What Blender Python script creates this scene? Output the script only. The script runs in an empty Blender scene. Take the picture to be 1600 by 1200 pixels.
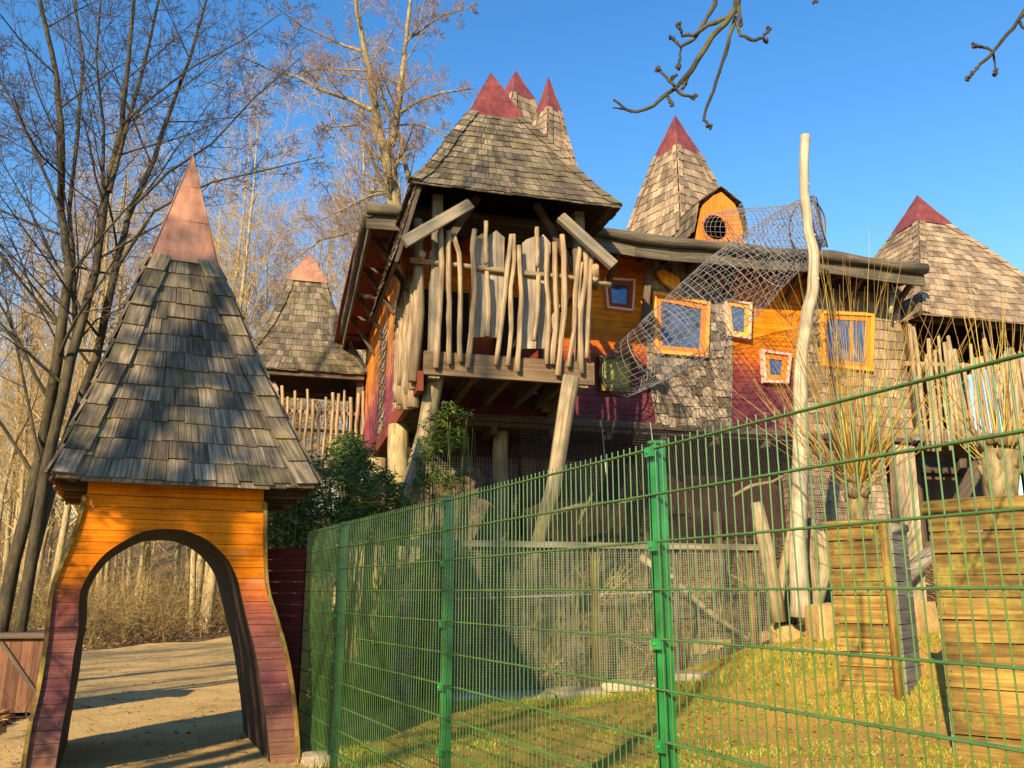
import bpy, random, math
from math import sin, cos, atan, tan, radians, pi, sqrt, floor
from mathutils import Vector, Matrix, noise
V = Vector
random.seed(7)
R = random.random
U = random.uniform
S = bpy.context.scene
# ---------------- camera, light, exposure ----------------
F = 1360.0; TH = atan(325 / F); CT, ST = cos(TH), sin(TH); EYE = 1.6
cam = bpy.data.cameras.new('camera'); camo = bpy.data.objects.new('camera', cam)
S.collection.objects.link(camo); S.camera = camo
cam.sensor_width = 36; cam.lens = 36 * F / 1600; cam.clip_start = .05; cam.clip_end = 3000
camo.location = (0, 0, EYE); camo.rotation_euler = (pi / 2 + TH, 0, 0)
SUN_EL = radians(24); SDX, SDY = .40, .917
wd = bpy.data.worlds.new('World'); S.world = wd; wd.use_nodes = True
nt = wd.node_tree
sky = nt.nodes.new('ShaderNodeTexSky'); sky.sky_type = 'NISHITA'; sky.sun_disc = False
sky.sun_elevation = SUN_EL; sky.sun_rotation = math.atan2(-SDX, -SDY)
sky.air_density = 1.35; sky.dust_density = .0; sky.ozone_density = 2.2; sky.altitude = 200
hs = nt.nodes.new('ShaderNodeHueSaturation'); hs.inputs['Saturation'].default_value = 1.38
nt.links.new(sky.outputs[0], hs.inputs['Color'])
nt.links.new(hs.outputs[0], nt.nodes['Background'].inputs[0]); hs.inputs['Hue'].default_value = .508
nt.nodes['Background'].inputs[1].default_value = .113
sl = bpy.data.lights.new('sun', 'SUN'); sl.energy = 5.0; sl.angle = radians(.5); sl.color = (1, .77, .45)
so = bpy.data.objects.new('sun', sl); S.collection.objects.link(so)
so.rotation_euler = V((-SDX * cos(SUN_EL), -SDY * cos(SUN_EL), sin(SUN_EL))).to_track_quat('Z', 'Y').to_euler()
so.location = (-10, -20, 15)
vs = S.view_settings; vs.view_transform = 'Standard'; vs.look = 'None'; vs.gamma = 1; vs.exposure = 1.07
# ---------------- measuring ----------------
def W(px, py, D):
    u = (px - 800) / F; v = (600 - py) / F
    d = (u, CT - v * ST, ST + v * CT); k = D / d[1]
    return V((d[0] * k, D, EYE + d[2] * k))
class Fr:
    """a turned ground frame: a runs right, b runs back"""
    def __init__(f, x, y, deg):
        f.x, f.y = x, y; t = radians(deg); f.a = (cos(t), sin(t)); f.b = (-sin(t), cos(t)); f.t = t
    def w(f, a, b, z): return V((f.x + a * f.a[0] + b * f.b[0], f.y + a * f.a[1] + b * f.b[1], z))
    def _k(f, px, py, ax, val):
        u = (px - 800) / F; v = (600 - py) / F; d = (u, CT - v * ST, ST + v * CT)
        return (val + f.x * ax[0] + f.y * ax[1]) / (d[0] * ax[0] + d[1] * ax[1]), d
    def pb(f, px, py, b):
        k, d = f._k(px, py, f.b, b)
        return (k * d[0] - f.x) * f.a[0] + (k * d[1] - f.y) * f.a[1], EYE + k * d[2]
    def pa(f, px, py, a):
        k, d = f._k(px, py, f.a, a)
        return (k * d[0] - f.x) * f.b[0] + (k * d[1] - f.y) * f.b[1], EYE + k * d[2]
H = Fr(-1.455, 14.0, 15.3)      # the tree house
A = Fr(-2.05, 8.9, 23.5)        # the gate
def ss(x, a, b):
    t = min(1, max(0, (x - a) / (b - a))); return t * t * (3 - 2 * t)
def lerp(a, b, t): return a + (b - a) * t
def interp(tab, x):
    if x <= tab[0][0]: return tab[0][1]
    for i in range(len(tab) - 1):
        if x <= tab[i + 1][0]:
            return lerp(tab[i][1], tab[i + 1][1], (x - tab[i][0]) / (tab[i + 1][0] - tab[i][0]))
    return tab[-1][1]
# ---------------- mesh builder ----------------
class MB:
    def __init__(s): s.v = []; s.f = []; s.t = []; s.sm = []
    def add(s, vs, fs, ts, smooth=False):
        o = len(s.v); s.v += [tuple(p) for p in vs]; s.t += ts
        s.f += [tuple(i + o for i in f) for f in fs]; s.sm += [smooth] * len(fs)
    def hexa(s, p, t=None):
        """p: 4 bottom then 4 top, same order round"""
        off = (U(-50, 50), U(-50, 50), U(-50, 50))
        if t is None:
            p = [V(q) for q in p]; L = (p[4] - p[0]).length; w = (p[1] - p[0]).length; d = (p[3] - p[0]).length
            t = [(0, 0, 0), (w, 0, 0), (w, d, 0), (0, d, 0), (0, 0, L), (w, 0, L), (w, d, L), (0, d, L)]
        t = [(q[0] + off[0], q[1] + off[1], q[2] + off[2]) for q in t]
        s.add(p, [(3, 2, 1, 0), (4, 5, 6, 7), (0, 1, 5, 4), (1, 2, 6, 5), (2, 3, 7, 6), (3, 0, 4, 7)], t)
    def beam(s, p, q, w, d, up=(0, 0, 1), w2=None, d2=None):
        """grain runs p to q; w across, d along up"""
        p = V(p); q = V(q); z = (q - p).normalized(); x = z.cross(V(up))
        if x.length < 1e-3: x = z.cross(V((0, 1, 0)))
        x.normalize(); y = x.cross(z).normalized(); w2 = w2 or w; d2 = d2 or d
        c = []
        for (o, ww, dd) in ((p, w, d), (q, w2, d2)):
            for sx, sy in ((-1, -1), (1, -1), (1, 1), (-1, 1)): c.append(o + x * (sx * ww / 2) + y * (sy * dd / 2))
        s.hexa(c)
    def box(s, c, sx, sy, sz, rz=0, grain=2):
        cs, sn = cos(rz), sin(rz)
        ex = V((cs, sn, 0)) * sx / 2; ey = V((-sn, cs, 0)) * sy / 2; ez = V((0, 0, 1)) * sz / 2; c = V(c)
        if grain == 0: ex, ey, ez = ey, ez, ex
        if grain == 1: ex, ey, ez = ez, ex, ey
        s.hexa([c - ex - ey - ez, c + ex - ey - ez, c + ex + ey - ez, c - ex + ey - ez, c - ex - ey + ez, c + ex - ey + ez, c + ex + ey + ez, c - ex + ey + ez])
    def tube(s, pts, rad, k=6, cap=True, smooth=True, flat=1.0):
        pts = [V(p) for p in pts]; n = len(pts)
        if not hasattr(rad, '__len__'): rad = [rad] * n
        off = (U(-50, 50), U(-50, 50), U(-50, 50))
        vs = []; ts = []; fs = []; L = 0; x = None
        for i, p in enumerate(pts):
            z = (pts[min(i + 1, n - 1)] - pts[max(i - 1, 0)])
            if z.length < 1e-9: z = V((0, 0, 1))
            z.normalize()
            if x is None:
                x = z.cross(V((0, 1, .01)));
                if x.length < .1: x = z.cross(V((1, 0, 0)))
            else: x = x - z * x.dot(z)
            x.normalize(); y = z.cross(x)
            if i: L += (p - pts[i - 1]).length
            for j in range(k):
                a = 2 * pi * j / k; ca, sa = cos(a) * rad[i], sin(a) * rad[i] * flat
                vs.append(p + x * ca + y * sa); ts.append((off[0] + ca, off[1] + sa, off[2] + L))
        for i in range(n - 1):
            for j in range(k):
                j2 = (j + 1) % k; fs.append((i * k + j, i * k + j2, i * k + k + j2, i * k + k + j))
        s.add(vs, fs, ts, smooth)
        if cap:
            o = len(s.v) - n * k
            s.f.append(tuple(o + j for j in reversed(range(k)))); s.f.append(tuple(o + (n - 1) * k + j for j in range(k))); s.sm += [False, False]
    def prism(s, poly, fn, b0, b1):
        """poly of 2-D points; fn(p, depth) gives 3-D"""
        n = len(poly); off = (U(-50, 50), U(-50, 50), U(-50, 50))
        vs = [fn(p, b0) for p in poly] + [fn(p, b1) for p in poly]
        ts = [(off[0] + p[0], off[1] + b, off[2] + p[1]) for b in (b0, b1) for p in poly]
        fs = [tuple(range(n)), tuple(n + i for i in reversed(range(n)))] + [(i, n + i, n + (i + 1) % n, (i + 1) % n) for i in range(n)]
        s.add(vs, fs, ts)
    def quad(s, p):
        off = (U(-50, 50), U(-50, 50), U(-50, 50))
        s.add(p, [tuple(range(len(p)))], [(off[0] + q[0], off[1] + q[1], off[2] + q[2]) for q in p])
    def mesh(s, name, m):
        me = bpy.data.meshes.new(name); me.from_pydata(s.v, [], s.f)
        me.polygons.foreach_set('use_smooth', s.sm)
        at = me.attributes.new('tc', 'FLOAT_VECTOR', 'POINT'); at.data.foreach_set('vector', [c for t in s.t for c in t])
        me.materials.append(m); me.update(); return me
    def build(s, name, m, parent=None):
        o = bpy.data.objects.new(name, s.mesh(name, m)); S.collection.objects.link(o)
        if parent is not None:
            o.parent = parent; o.matrix_parent_inverse = Matrix.Translation(-parent_loc(parent))
        return o
def parent_loc(p):
    l = V(p.location)
    return l if p.type == 'EMPTY' else V((0, 0, 0))
def tag(o, label=None, cat=None, group=None, kind=None):
    if label: o['label'] = label
    if cat: o['category'] = cat
    if group: o['group'] = group
    if kind: o['kind'] = kind
    return o
def thing(name, loc, label, cat, group=None):
    o = bpy.data.objects.new(name, None); S.collection.objects.link(o); o.location = loc; o.empty_display_size = .2
    return tag(o, label, cat, group)
def copy_thing(root, loc, rz, label=None, scale=1):
    r = root.copy(); S.collection.objects.link(r); r.location = loc; r.rotation_euler = (0, 0, rz); r.scale = (scale,) * 3
    if label: r['label'] = label
    for ch in root.children:
        c = ch.copy(); S.collection.objects.link(c); c.parent = r; c.matrix_parent_inverse = ch.matrix_parent_inverse
    return r
# ---------------- materials ----------------
def newmat(name):
    m = bpy.data.materials.new(name); m.use_nodes = True; n = m.node_tree
    return m, n, n.nodes['Principled BSDF'], n.links
def nd(n, t, **kw):
    x = n.nodes.new(t)
    for k, v in kw.items():
        if k in x.inputs.keys() if hasattr(x.inputs, 'keys') else False: x.inputs[k].default_value = v
        else: setattr(x, k, v)
    return x
def ramp(n, cols, interp_='LINEAR'):
    r = n.nodes.new('ShaderNodeValToRGB'); e = r.color_ramp; e.interpolation = interp_
    while len(e.elements) < len(cols): e.elements.new(.5)
    for el, (p, c) in zip(e.elements, cols): el.position = p; el.color = (*c, 1)
    return r
def mixc(n, a, b, fac, mode='MIX'):
    x = n.nodes.new('ShaderNodeMix'); x.data_type = 'RGBA'; x.blend_type = mode; x.clamp_factor = True
    for s_, v in ((0, fac), (6, a), (7, b)):
        if hasattr(v, 'links') or hasattr(v, 'is_linked'): n.links.new(v, x.inputs[s_])
        elif s_ == 0: x.inputs[0].default_value = v
        else: x.inputs[s_].default_value = (*v, 1)
    return x.outputs[2]
def noise_(n, vec, scale, detail=4, rough=.6, dist=0):
    x = n.nodes.new('ShaderNodeTexNoise'); x.inputs['Scale'].default_value = scale; x.inputs['Detail'].default_value = detail
    x.inputs['Roughness'].default_value = rough; x.inputs['Distortion'].default_value = dist
    if vec is not None: n.links.new(vec, x.inputs['Vector'])
    return x.outputs[0]
def scaled(n, vec, sc):
    x = n.nodes.new('ShaderNodeMapping'); x.inputs['Scale'].default_value = sc; n.links.new(vec, x.inputs[0]); return x.outputs[0]
def bump(n, h, st, dist, bs):
    x = n.nodes.new('ShaderNodeBump'); x.inputs['Strength'].default_value = st; x.inputs['Distance'].default_value = dist
    n.links.new(h, x.inputs['Height']); n.links.new(x.outputs[0], bs.inputs['Normal'])
def wood(name, dark, mid, light, rough=.8, g=(38, 38, 2.2), island=.35, moss=0, mosscol=(.20, .19, .03), bmp=.6, zramp=None, wear=0, spec=.3, big=(.72, 1.12), bigs=1.7):
    """grain along the piece, tone varying piece by piece; zramp = painted bands by height"""
    m, n, bs, L = newmat(name)
    tc = n.nodes.new('ShaderNodeAttribute'); tc.attribute_name = 'tc'
    pos = n.nodes.new('ShaderNodeNewGeometry')
    gr = noise_(n, scaled(n, tc.outputs['Vector'], g), 1, 5, .65, .3)
    if zramp:
        sep = n.nodes.new('ShaderNodeSeparateXYZ'); L.new(pos.outputs['Position'], sep.inputs[0])
        nz = noise_(n, pos.outputs['Position'], 1.3, 3)
        ma = nd(n, 'ShaderNodeMath', operation='MULTIPLY_ADD'); L.new(nz, ma.inputs[0]); ma.inputs[1].default_value = .5; L.new(sep.outputs[2], ma.inputs[2])
        z0, z1 = zramp[0][0], zramp[-1][0]
        mr = n.nodes.new('ShaderNodeMapRange'); mr.inputs[1].default_value = z0 + .25; mr.inputs[2].default_value = z1 + .25; L.new(ma.outputs[0], mr.inputs[0])
        rp = ramp(n, [((z - z0) / (z1 - z0), c) for z, c in zramp]); L.new(mr.outputs[0], rp.inputs[0])
        gm = ramp(n, [(.28, (.45, .42, .42)), (.5, (.92, .92, .92)), (.72, (1.12, 1.1, 1.1))]); L.new(gr, gm.inputs[0])
        col = mixc(n, rp.outputs[0], gm.outputs[0], .8, 'MULTIPLY')
        bg = noise_(n, pos.outputs['Position'], 2.6, 5, .65); br = ramp(n, [(.35, (.62, .60, .60)), (.62, (1.08, 1.05, 1.0))]); L.new(bg, br.inputs[0])
        col = mixc(n, col, br.outputs[0], .8, 'MULTIPLY')
        if wear:
            wn = noise_(n, scaled(n, tc.outputs['Vector'], (3, 14, 2.0)), 1, 6, .7)
            wr = ramp(n, [(.60, (0, 0, 0)), (.70, (1, 1, 1))]); L.new(wn, wr.inputs[0])
            wf = nd(n, 'ShaderNodeMath', operation='MULTIPLY'); L.new(wr.outputs[0], wf.inputs[0]); wf.inputs[1].default_value = wear
            col = mixc(n, col, (.42, .30, .22), wf.outputs[0])
    else:
        rp = ramp(n, [(.25, dark), (.48, mid), (.75, light)]); L.new(gr, rp.inputs[0]); col = rp.outputs[0]
        bg = noise_(n, pos.outputs['Position'], bigs, 5, .6)
        br = ramp(n, [(.32, (big[0],) * 3), (.68, (big[1], big[1] * .98, big[1] * .94))]); L.new(bg, br.inputs[0])
        col = mixc(n, col, br.outputs[0], .8, 'MULTIPLY')
    ir = ramp(n, [(0, (1 - island,) * 3), (1, (1 + island * .6, 1 + island * .55, 1 + island * .45))]); L.new(pos.outputs['Random Per Island'], ir.inputs[0])
    col = mixc(n, col, ir.outputs[0], 1, 'MULTIPLY')
    if moss:
        mn = noise_(n, pos.outputs['Position'], 3.1, 5, .7)
        mr2 = ramp(n, [(.52, (0, 0, 0)), (.66, (1, 1, 1))]); L.new(mn, mr2.inputs[0])
        mf = nd(n, 'ShaderNodeMath', operation='MULTIPLY'); L.new(mr2.outputs[0], mf.inputs[0]); mf.inputs[1].default_value = moss
        col = mixc(n, col, mosscol, mf.outputs[0])
    L.new(col, bs.inputs['Base Color']); bs.inputs['Roughness'].default_value = rough
    bs.inputs['Specular IOR Level'].default_value = spec
    bump(n, gr, bmp, .006, bs)
    return m
def plain(name, col, rough=.5, metal=0, var=.12, sc=6, spec=.5, bmp=0, col2=None):
    m, n, bs, L = newmat(name)
    pos = n.nodes.new('ShaderNodeNewGeometry'); nz = noise_(n, pos.outputs['Position'], sc, 5, .65)
    c2 = col2 or tuple(c * (1 + var) for c in col)
    rp = ramp(n, [(.35, tuple(c * (1 - var) for c in col)), (.65, c2)]); L.new(nz, rp.inputs[0])
    L.new(rp.outputs[0], bs.inputs['Base Color']); bs.inputs['Roughness'].default_value = rough; bs.inputs['Metallic'].default_value = metal
    bs.inputs['Specular IOR Level'].default_value = spec
    if bmp: bump(n, nz, bmp, .01, bs)
    return m
def metal(name, col, rough=.4):
    """painted sheet: rain streaks, tarnish, soft dents"""
    m, n, bs, L = newmat(name); pos = n.nodes.new('ShaderNodeNewGeometry')
    st = noise_(n, scaled(n, pos.outputs['Position'], (11, 11, .9)), 1, 5, .7); bg = noise_(n, pos.outputs['Position'], 1.8, 4, .6)
    r1 = ramp(n, [(.35, tuple(c * .75 for c in col)), (.5, col), (.72, tuple(min(1, c * 1.2 + .02) for c in col))]); L.new(st, r1.inputs[0])
    r2 = ramp(n, [(.35, (.7, .72, .74)), (.65, (1.08, 1.06, 1.05))]); L.new(bg, r2.inputs[0])
    L.new(mixc(n, r1.outputs[0], r2.outputs[0], 1, 'MULTIPLY'), bs.inputs['Base Color']); bs.inputs['Roughness'].default_value = rough
    bump(n, bg, .5, .03, bs); return m
def ground_mat(name, cols, sc, bmp=.6, rough=.95, fine=40, dist=.03):
    m, n, bs, L = newmat(name)
    pos = n.nodes.new('ShaderNodeNewGeometry')
    a = noise_(n, pos.outputs['Position'], sc, 6, .7); b = noise_(n, pos.outputs['Position'], fine, 4, .75)
    ma = nd(n, 'ShaderNodeMath', operation='MULTIPLY_ADD'); L.new(b, ma.inputs[0]); ma.inputs[1].default_value = .6; 
    mb_ = nd(n, 'ShaderNodeMath', operation='MULTIPLY'); L.new(a, mb_.inputs[0]); mb_.inputs[1].default_value = .7; L.new(mb_.outputs[0], ma.inputs[2])
    rp = ramp(n, cols); L.new(ma.outputs[0], rp.inputs[0]); L.new(rp.outputs[0], bs.inputs['Base Color'])
    bs.inputs['Roughness'].default_value = rough; bs.inputs['Specular IOR Level'].default_value = .2
    bump(n, ma.outputs[0], bmp, dist, bs)
    return m
def leafmat(name, c1, c2, c3=None, trans=.25, rough=.55):
    m, n, bs, L = newmat(name)
    g = n.nodes.new('ShaderNodeNewGeometry'); rp = ramp(n, [(0, c1), (.6, c2), (1, c3 or c2)]); L.new(g.outputs['Random Per Island'], rp.inputs[0])
    L.new(rp.outputs[0], bs.inputs['Base Color']); bs.inputs['Roughness'].default_value = rough
    tr = n.nodes.new('ShaderNodeBsdfTranslucent'); L.new(rp.outputs[0], tr.inputs[0])
    mx = n.nodes.new('ShaderNodeMixShader'); mx.inputs[0].default_value = trans
    L.new(bs.outputs[0], mx.inputs[1]); L.new(tr.outputs[0], mx.inputs[2]); L.new(mx.outputs[0], n.nodes['Material Output'].inputs[0])
    return m
def glass(name):
    m, n, bs, L = newmat(name)
    bs.inputs['Base Color'].default_value = (.02, .035, .07, 1); bs.inputs['Roughness'].default_value = .04; bs.inputs['Specular IOR Level'].default_value = 1
    pos = n.nodes.new('ShaderNodeNewGeometry'); nz = noise_(n, pos.outputs['Position'], 1.6, 2); bump(n, nz, .15, .08, bs)
    bs.inputs['Metallic'].default_value = .5
    rp = ramp(n, [(.3, (.05, .08, .14)), (.75, (.13, .2, .34))]); L.new(noise_(n, pos.outputs['Position'], 3.2, 5, .7), rp.inputs[0]); L.new(rp.outputs[0], bs.inputs['Base Color'])  # blue cloudy colour stands in for sky and tree reflections
    return m
ZS = lambda *t: list(t)
M = dict(
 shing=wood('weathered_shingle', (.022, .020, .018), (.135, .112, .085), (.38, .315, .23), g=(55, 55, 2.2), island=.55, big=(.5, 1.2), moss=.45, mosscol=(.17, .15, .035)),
 shing2=wood('sunlit_shingle', (.06, .042, .03), (.28, .21, .15), (.54, .44, .33), g=(60, 60, 2.5), island=.5, big=(.55, 1.2)),  # lighter, warmer copy of the shingle; sunlight put into its colour
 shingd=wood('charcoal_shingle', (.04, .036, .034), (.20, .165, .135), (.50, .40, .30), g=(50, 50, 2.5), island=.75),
 under=plain('dark_roof_boards', (.07, .035, .025), .85),
 soffit=wood('red_soffit', (.10, .02, .012), (.20, .045, .022), (.27, .07, .03), island=.25, bmp=.3),
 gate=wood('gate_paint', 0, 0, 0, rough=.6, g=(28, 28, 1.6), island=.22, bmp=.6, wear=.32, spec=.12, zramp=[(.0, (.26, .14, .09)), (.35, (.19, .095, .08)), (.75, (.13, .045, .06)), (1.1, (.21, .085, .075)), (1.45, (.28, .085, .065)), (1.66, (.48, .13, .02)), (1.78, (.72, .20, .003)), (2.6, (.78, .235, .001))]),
 gatein=wood('gate_inside_shade', (.010, .006, .005), (.03, .014, .010), (.05, .024, .016)),  # boards blackened for the shade inside the arch
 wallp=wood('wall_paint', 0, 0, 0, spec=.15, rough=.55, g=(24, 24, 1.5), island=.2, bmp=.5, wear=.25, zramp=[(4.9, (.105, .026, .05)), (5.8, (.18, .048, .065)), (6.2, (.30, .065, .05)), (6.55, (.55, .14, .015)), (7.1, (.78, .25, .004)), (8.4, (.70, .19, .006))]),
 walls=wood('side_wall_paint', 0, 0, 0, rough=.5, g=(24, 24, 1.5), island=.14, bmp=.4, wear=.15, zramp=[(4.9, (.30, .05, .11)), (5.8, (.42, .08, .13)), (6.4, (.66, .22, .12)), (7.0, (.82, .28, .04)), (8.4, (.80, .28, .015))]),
 logw=wood('grey_log', (.07, .06, .05), (.21, .18, .145), (.36, .32, .26), g=(30, 30, 1.2), island=.2, moss=.3),
 post=wood('pale_post', (.07, .052, .032), (.30, .235, .15), (.52, .44, .31), g=(20, 20, .9), island=.2, big=(.6, 1.15), bigs=2.4, moss=.5, mosscol=(.27, .27, .07), bmp=.4),
 drift=wood('driftwood', (.07, .048, .03), (.31, .225, .14), (.52, .42, .29), g=(34, 34, 1.3), island=.28),
 board=wood('pale_board', (.12, .095, .07), (.34, .29, .23), (.50, .44, .37), g=(18, 18, 1.0), island=.3, big=(.6, 1.1), bigs=1.4),
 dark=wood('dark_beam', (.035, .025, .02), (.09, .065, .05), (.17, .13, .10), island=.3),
 polew=wood('peeled_pole', (.14, .11, .075), (.42, .36, .26), (.60, .54, .42), g=(22, 22, .8), island=.05, big=(.55, 1.12), bigs=2.2),
 barkb=wood('beech_bark', (.06, .045, .022), (.24, .19, .10), (.42, .35, .20), g=(14, 14, 3), island=.1, big=(.5, 1.15), moss=.3, mosscol=(.22, .2, .06), bmp=.7),
 eavew=wood('shade_eave_wood', (.03, .026, .022), (.105, .09, .07), (.22, .19, .15), g=(30, 30, 1.2), island=.15, big=(.55, 1.15)),  # darker copy of the grey log, eave shade put into its tone
 redb=wood('red_brown_frame', (.10, .02, .012), (.24, .05, .025), (.33, .08, .04), island=.1, bmp=.2),
 barkm=wood('pollard_bark', (.035, .026, .014), (.16, .125, .06), (.34, .28, .15), g=(16, 16, 5), island=.2, moss=.5, mosscol=(.2, .18, .05), bmp=1.0),
 beamw=wood('brown_beam', (.05, .033, .02), (.15, .10, .06), (.26, .19, .12), g=(20, 20, 1), island=.2),
 planter=wood('larch_board', (.035, .020, .006), (.20, .125, .028), (.42, .28, .075), g=(22, 22, 1.2), island=.4, big=(.22, 1.2), bigs=1.3, moss=.6, mosscol=(.26, .24, .04)),
 planterg=wood('grey_larch_board', (.06, .055, .05), (.17, .155, .13), (.28, .25, .20), g=(26, 26, 1.4), island=.3),
 orange=wood('orange_frame', (.45, .10, .012), (.72, .20, .018), (.82, .28, .03), rough=.4, g=(20, 20, 1.5), island=.1, bmp=.2),
 yell=wood('yellow_frame', (.55, .20, .02), (.85, .36, .03), (.9, .45, .08), rough=.45, g=(20, 20, 1.5), island=.1, bmp=.2),
 pink=wood('pale_pink_frame', (.5, .26, .22), (.72, .42, .36), (.82, .56, .48), rough=.5, g=(20, 20, 1.5), island=.1, bmp=.2),
 redm=metal('red_metal', (.19, .045, .034)),
 pinkm=metal('copper_pink_metal', (.38, .185, .11), .5),
 green=plain('green_coated_steel', (.015, .18, .045), .28, 0, .4, 5, spec=.6),
 greenw=plain('green_wire', (.055, .135, .025), .27, 0, .2, 5, spec=1.0),
 galv=plain('galvanised_mesh', (.36, .345, .29), .45, .2, .2, 5),
 netd=plain('dark_netting', (.055, .05, .048), .7, 0, .2, 5),
 rope=plain('grey_rope', (.19, .185, .21), .6, 0, .3, 9),
 bark=wood('dark_bark', (.014, .012, .009), (.045, .037, .023), (.11, .09, .05), g=(30, 30, 5), island=.1, moss=.35, mosscol=(.09, .085, .03), bmp=.9),  # bark darkened; the shade on the stems is in its tone
 barkl=wood('pale_bark', (.10, .07, .035), (.32, .25, .13), (.52, .44, .28), g=(14, 14, 3), island=.1, moss=.3, mosscol=(.30, .27, .08), bmp=.7),
 twigd=plain('dark_twig', (.055, .04, .03), .8, 0, .3, 5),  # twig copy darkened to hold the shade of the near stems
 twigl=plain('sunlit_twig', (.38, .27, .12), .8, 0, .35, 3),  # twig copy with warm sunlight put into its colour
 twigp=plain('beech_twig', (.27, .19, .14), .8, 0, .3, 3),
 brush=plain('dry_brush', (.13, .08, .035), .85, 0, .6, .9, col2=(.44, .31, .11)),
 willow=leafmat('willow_shoot', (.20, .10, .03), (.34, .22, .04), (.54, .42, .06), trans=0),
 bamboo=leafmat('bamboo_leaf', (.02, .05, .008), (.06, .12, .018), (.26, .30, .05)),
 litter=leafmat('fallen_leaf', (.16, .08, .03), (.34, .18, .07), (.5, .32, .14), trans=.1),
 grass=leafmat('grass_blade', (.15, .20, .012), (.34, .37, .03), (.62, .50, .10), trans=.3),
 ivy=leafmat('ivy_leaf', (.02, .05, .012), (.07, .12, .02), (.20, .22, .04)),
 stone=ground_mat('sandstone', [(.4, (.18, .10, .035)), (.58, (.40, .26, .10)), (.8, (.52, .38, .19))], 3.5, 1.0),
 slab=ground_mat('pale_stone', [(.4, (.16, .12, .08)), (.58, (.33, .26, .17)), (.8, (.46, .39, .28))], 2, .6),
 path=ground_mat('gravel_path', [(.40, (.26, .16, .055)), (.58, (.44, .295, .11)), (.74, (.54, .39, .17))], 1.1, .8, fine=34, dist=.03),
 lawn=ground_mat('lawn_soil', [(.42, (.20, .095, .028)), (.56, (.42, .23, .06)), (.66, (.36, .24, .05)), (.74, (.22, .215, .025))], 2.3, 1.0, fine=24, dist=.04),
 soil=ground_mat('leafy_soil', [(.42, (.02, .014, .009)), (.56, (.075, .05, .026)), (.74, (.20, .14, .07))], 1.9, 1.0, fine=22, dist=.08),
 rock=ground_mat('grey_rock', [(.42, (.035, .027, .022)), (.58, (.10, .075, .055)), (.75, (.22, .17, .12))], 2.6, 1.0, fine=18, dist=.08),
 shaderock=ground_mat('shade_toned_rock', [(.3, (.02, .015, .012)), (.6, (.055, .035, .027)), (.85, (.10, .07, .05))], 1.6, 1.0, dist=.06),  # darker rock copy; shade under the house is in its colour
 bud=plain('bud', (.035, .02, .015), .6, 0, .3, 30), black=plain('opening_shade', (.012, .01, .01), .9), glass=glass('window_glass'),
 matp=plain('moss_panel', (.30, .27, .07), .8, 0, .3, 5), screw=plain('screw_head', (.35, .33, .3), .4, .8),
)
# ---------------- ground ----------------
def hill(x, y):
    z = 1.12 * ss(x, .8, 6.5) * ss(y, 10.2, 14.6) * (1 - .0 * x)
    y0 = 14.6 + (x + 1) * .21
    z += (2.35 - .75 * ss(x, 1, 7)) * ss(y - y0, .1, 3.0) * ss(x, -4.6, -1.6) * (1 - ss(x, 18, 30) * .8)
    z += 8.5 * ss(y, 48, 90) * ss(-x, 2, 12) + .35 * ss(y, 26, 34) + .12 * ss(-x, 6.5, 9) * noise.noise(V((x * .5, y * .5, 0)))
    if x > -2.2 or y > 31: z += .04 * noise.noise(V((x * 1.3, y * 1.3, 3))) * ss(abs(x + 2), 0, 1)
    return z
def inlawn(x, y):
    # right of the fence line
    return x > -2.35 + (9.7 - y) * .45 + .0 if y > 5 else x > -.3
def grid(name, m, x0, x1, y0, y1, st, hf, keep=None, kind='structure', dz=0):
    mb = MB(); nx = int((x1 - x0) / st) + 1; ny = int((y1 - y0) / st) + 1; idx = {}
    vs = []; fs = []
    for j in range(ny):
        for i in range(nx):
            x, y = x0 + i * st, y0 + j * st; idx[i, j] = len(vs); vs.append((x, y, hf(x, y) + dz))
    for j in range(ny - 1):
        for i in range(nx - 1):
            if keep and not keep(x0 + (i + .5) * st, y0 + (j + .5) * st): continue
            fs.append((idx[i, j], idx[i + 1, j], idx[i + 1, j + 1], idx[i, j + 1]))
    mb.add(vs, fs, [(v[0], v[1], v[2]) for v in vs], True)
    return tag(mb.build(name, m), kind=kind)
LX0, LX1, LY0, LY1 = -1.9, 12, 4.5, 15.4
def ghf(x, y):
    z = hill(x, y)
    if y > 17.5 or x < -6 or x > 16: return z
    return z
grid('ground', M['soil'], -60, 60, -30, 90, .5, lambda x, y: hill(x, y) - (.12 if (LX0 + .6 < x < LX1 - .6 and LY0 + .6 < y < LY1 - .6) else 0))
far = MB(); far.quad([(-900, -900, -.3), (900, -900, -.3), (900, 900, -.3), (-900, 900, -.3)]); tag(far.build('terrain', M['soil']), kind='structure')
# lawn: an outline strip by strip that follows the fence
mb = MB(); ny = 60; nx = 60; vs = []; fs = []
for j in range(ny + 1):
    y = lerp(LY0, LY1, j / ny); xl = .643 - (y - 3.82) * .478 - .05 if y < 9.6 else -2.15 + (y - 9.6) * .12
    for i in range(nx + 1):
        x = lerp(xl, LX1, i / nx); vs.append((x, y, hill(x, y) + .006 + .02 * noise.noise(V((x * 3, y * 3, 1)))))
for j in range(ny):
    for i in range(nx): a = j * (nx + 1) + i; fs.append((a, a + 1, a + nx + 2, a + nx + 1))
mb.add(vs, fs, [v for v in vs], True); tag(mb.build('lawn', M['lawn']), kind='structure')
def ppoly():
    L = [(-5.5, -3), (-5.3, 4), (-5.4, 8), (-6.0, 11), (-7.1, 14), (-9.6, 19), (-12.2, 23.7)]
    Rr = [(.9, -3), (-.2, 4.5), (-1.95, 8.9), (-2.45, 10.6), (-3.0, 14), (-4.6, 19), (-9.0, 30.5)]
    return L, Rr
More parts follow.
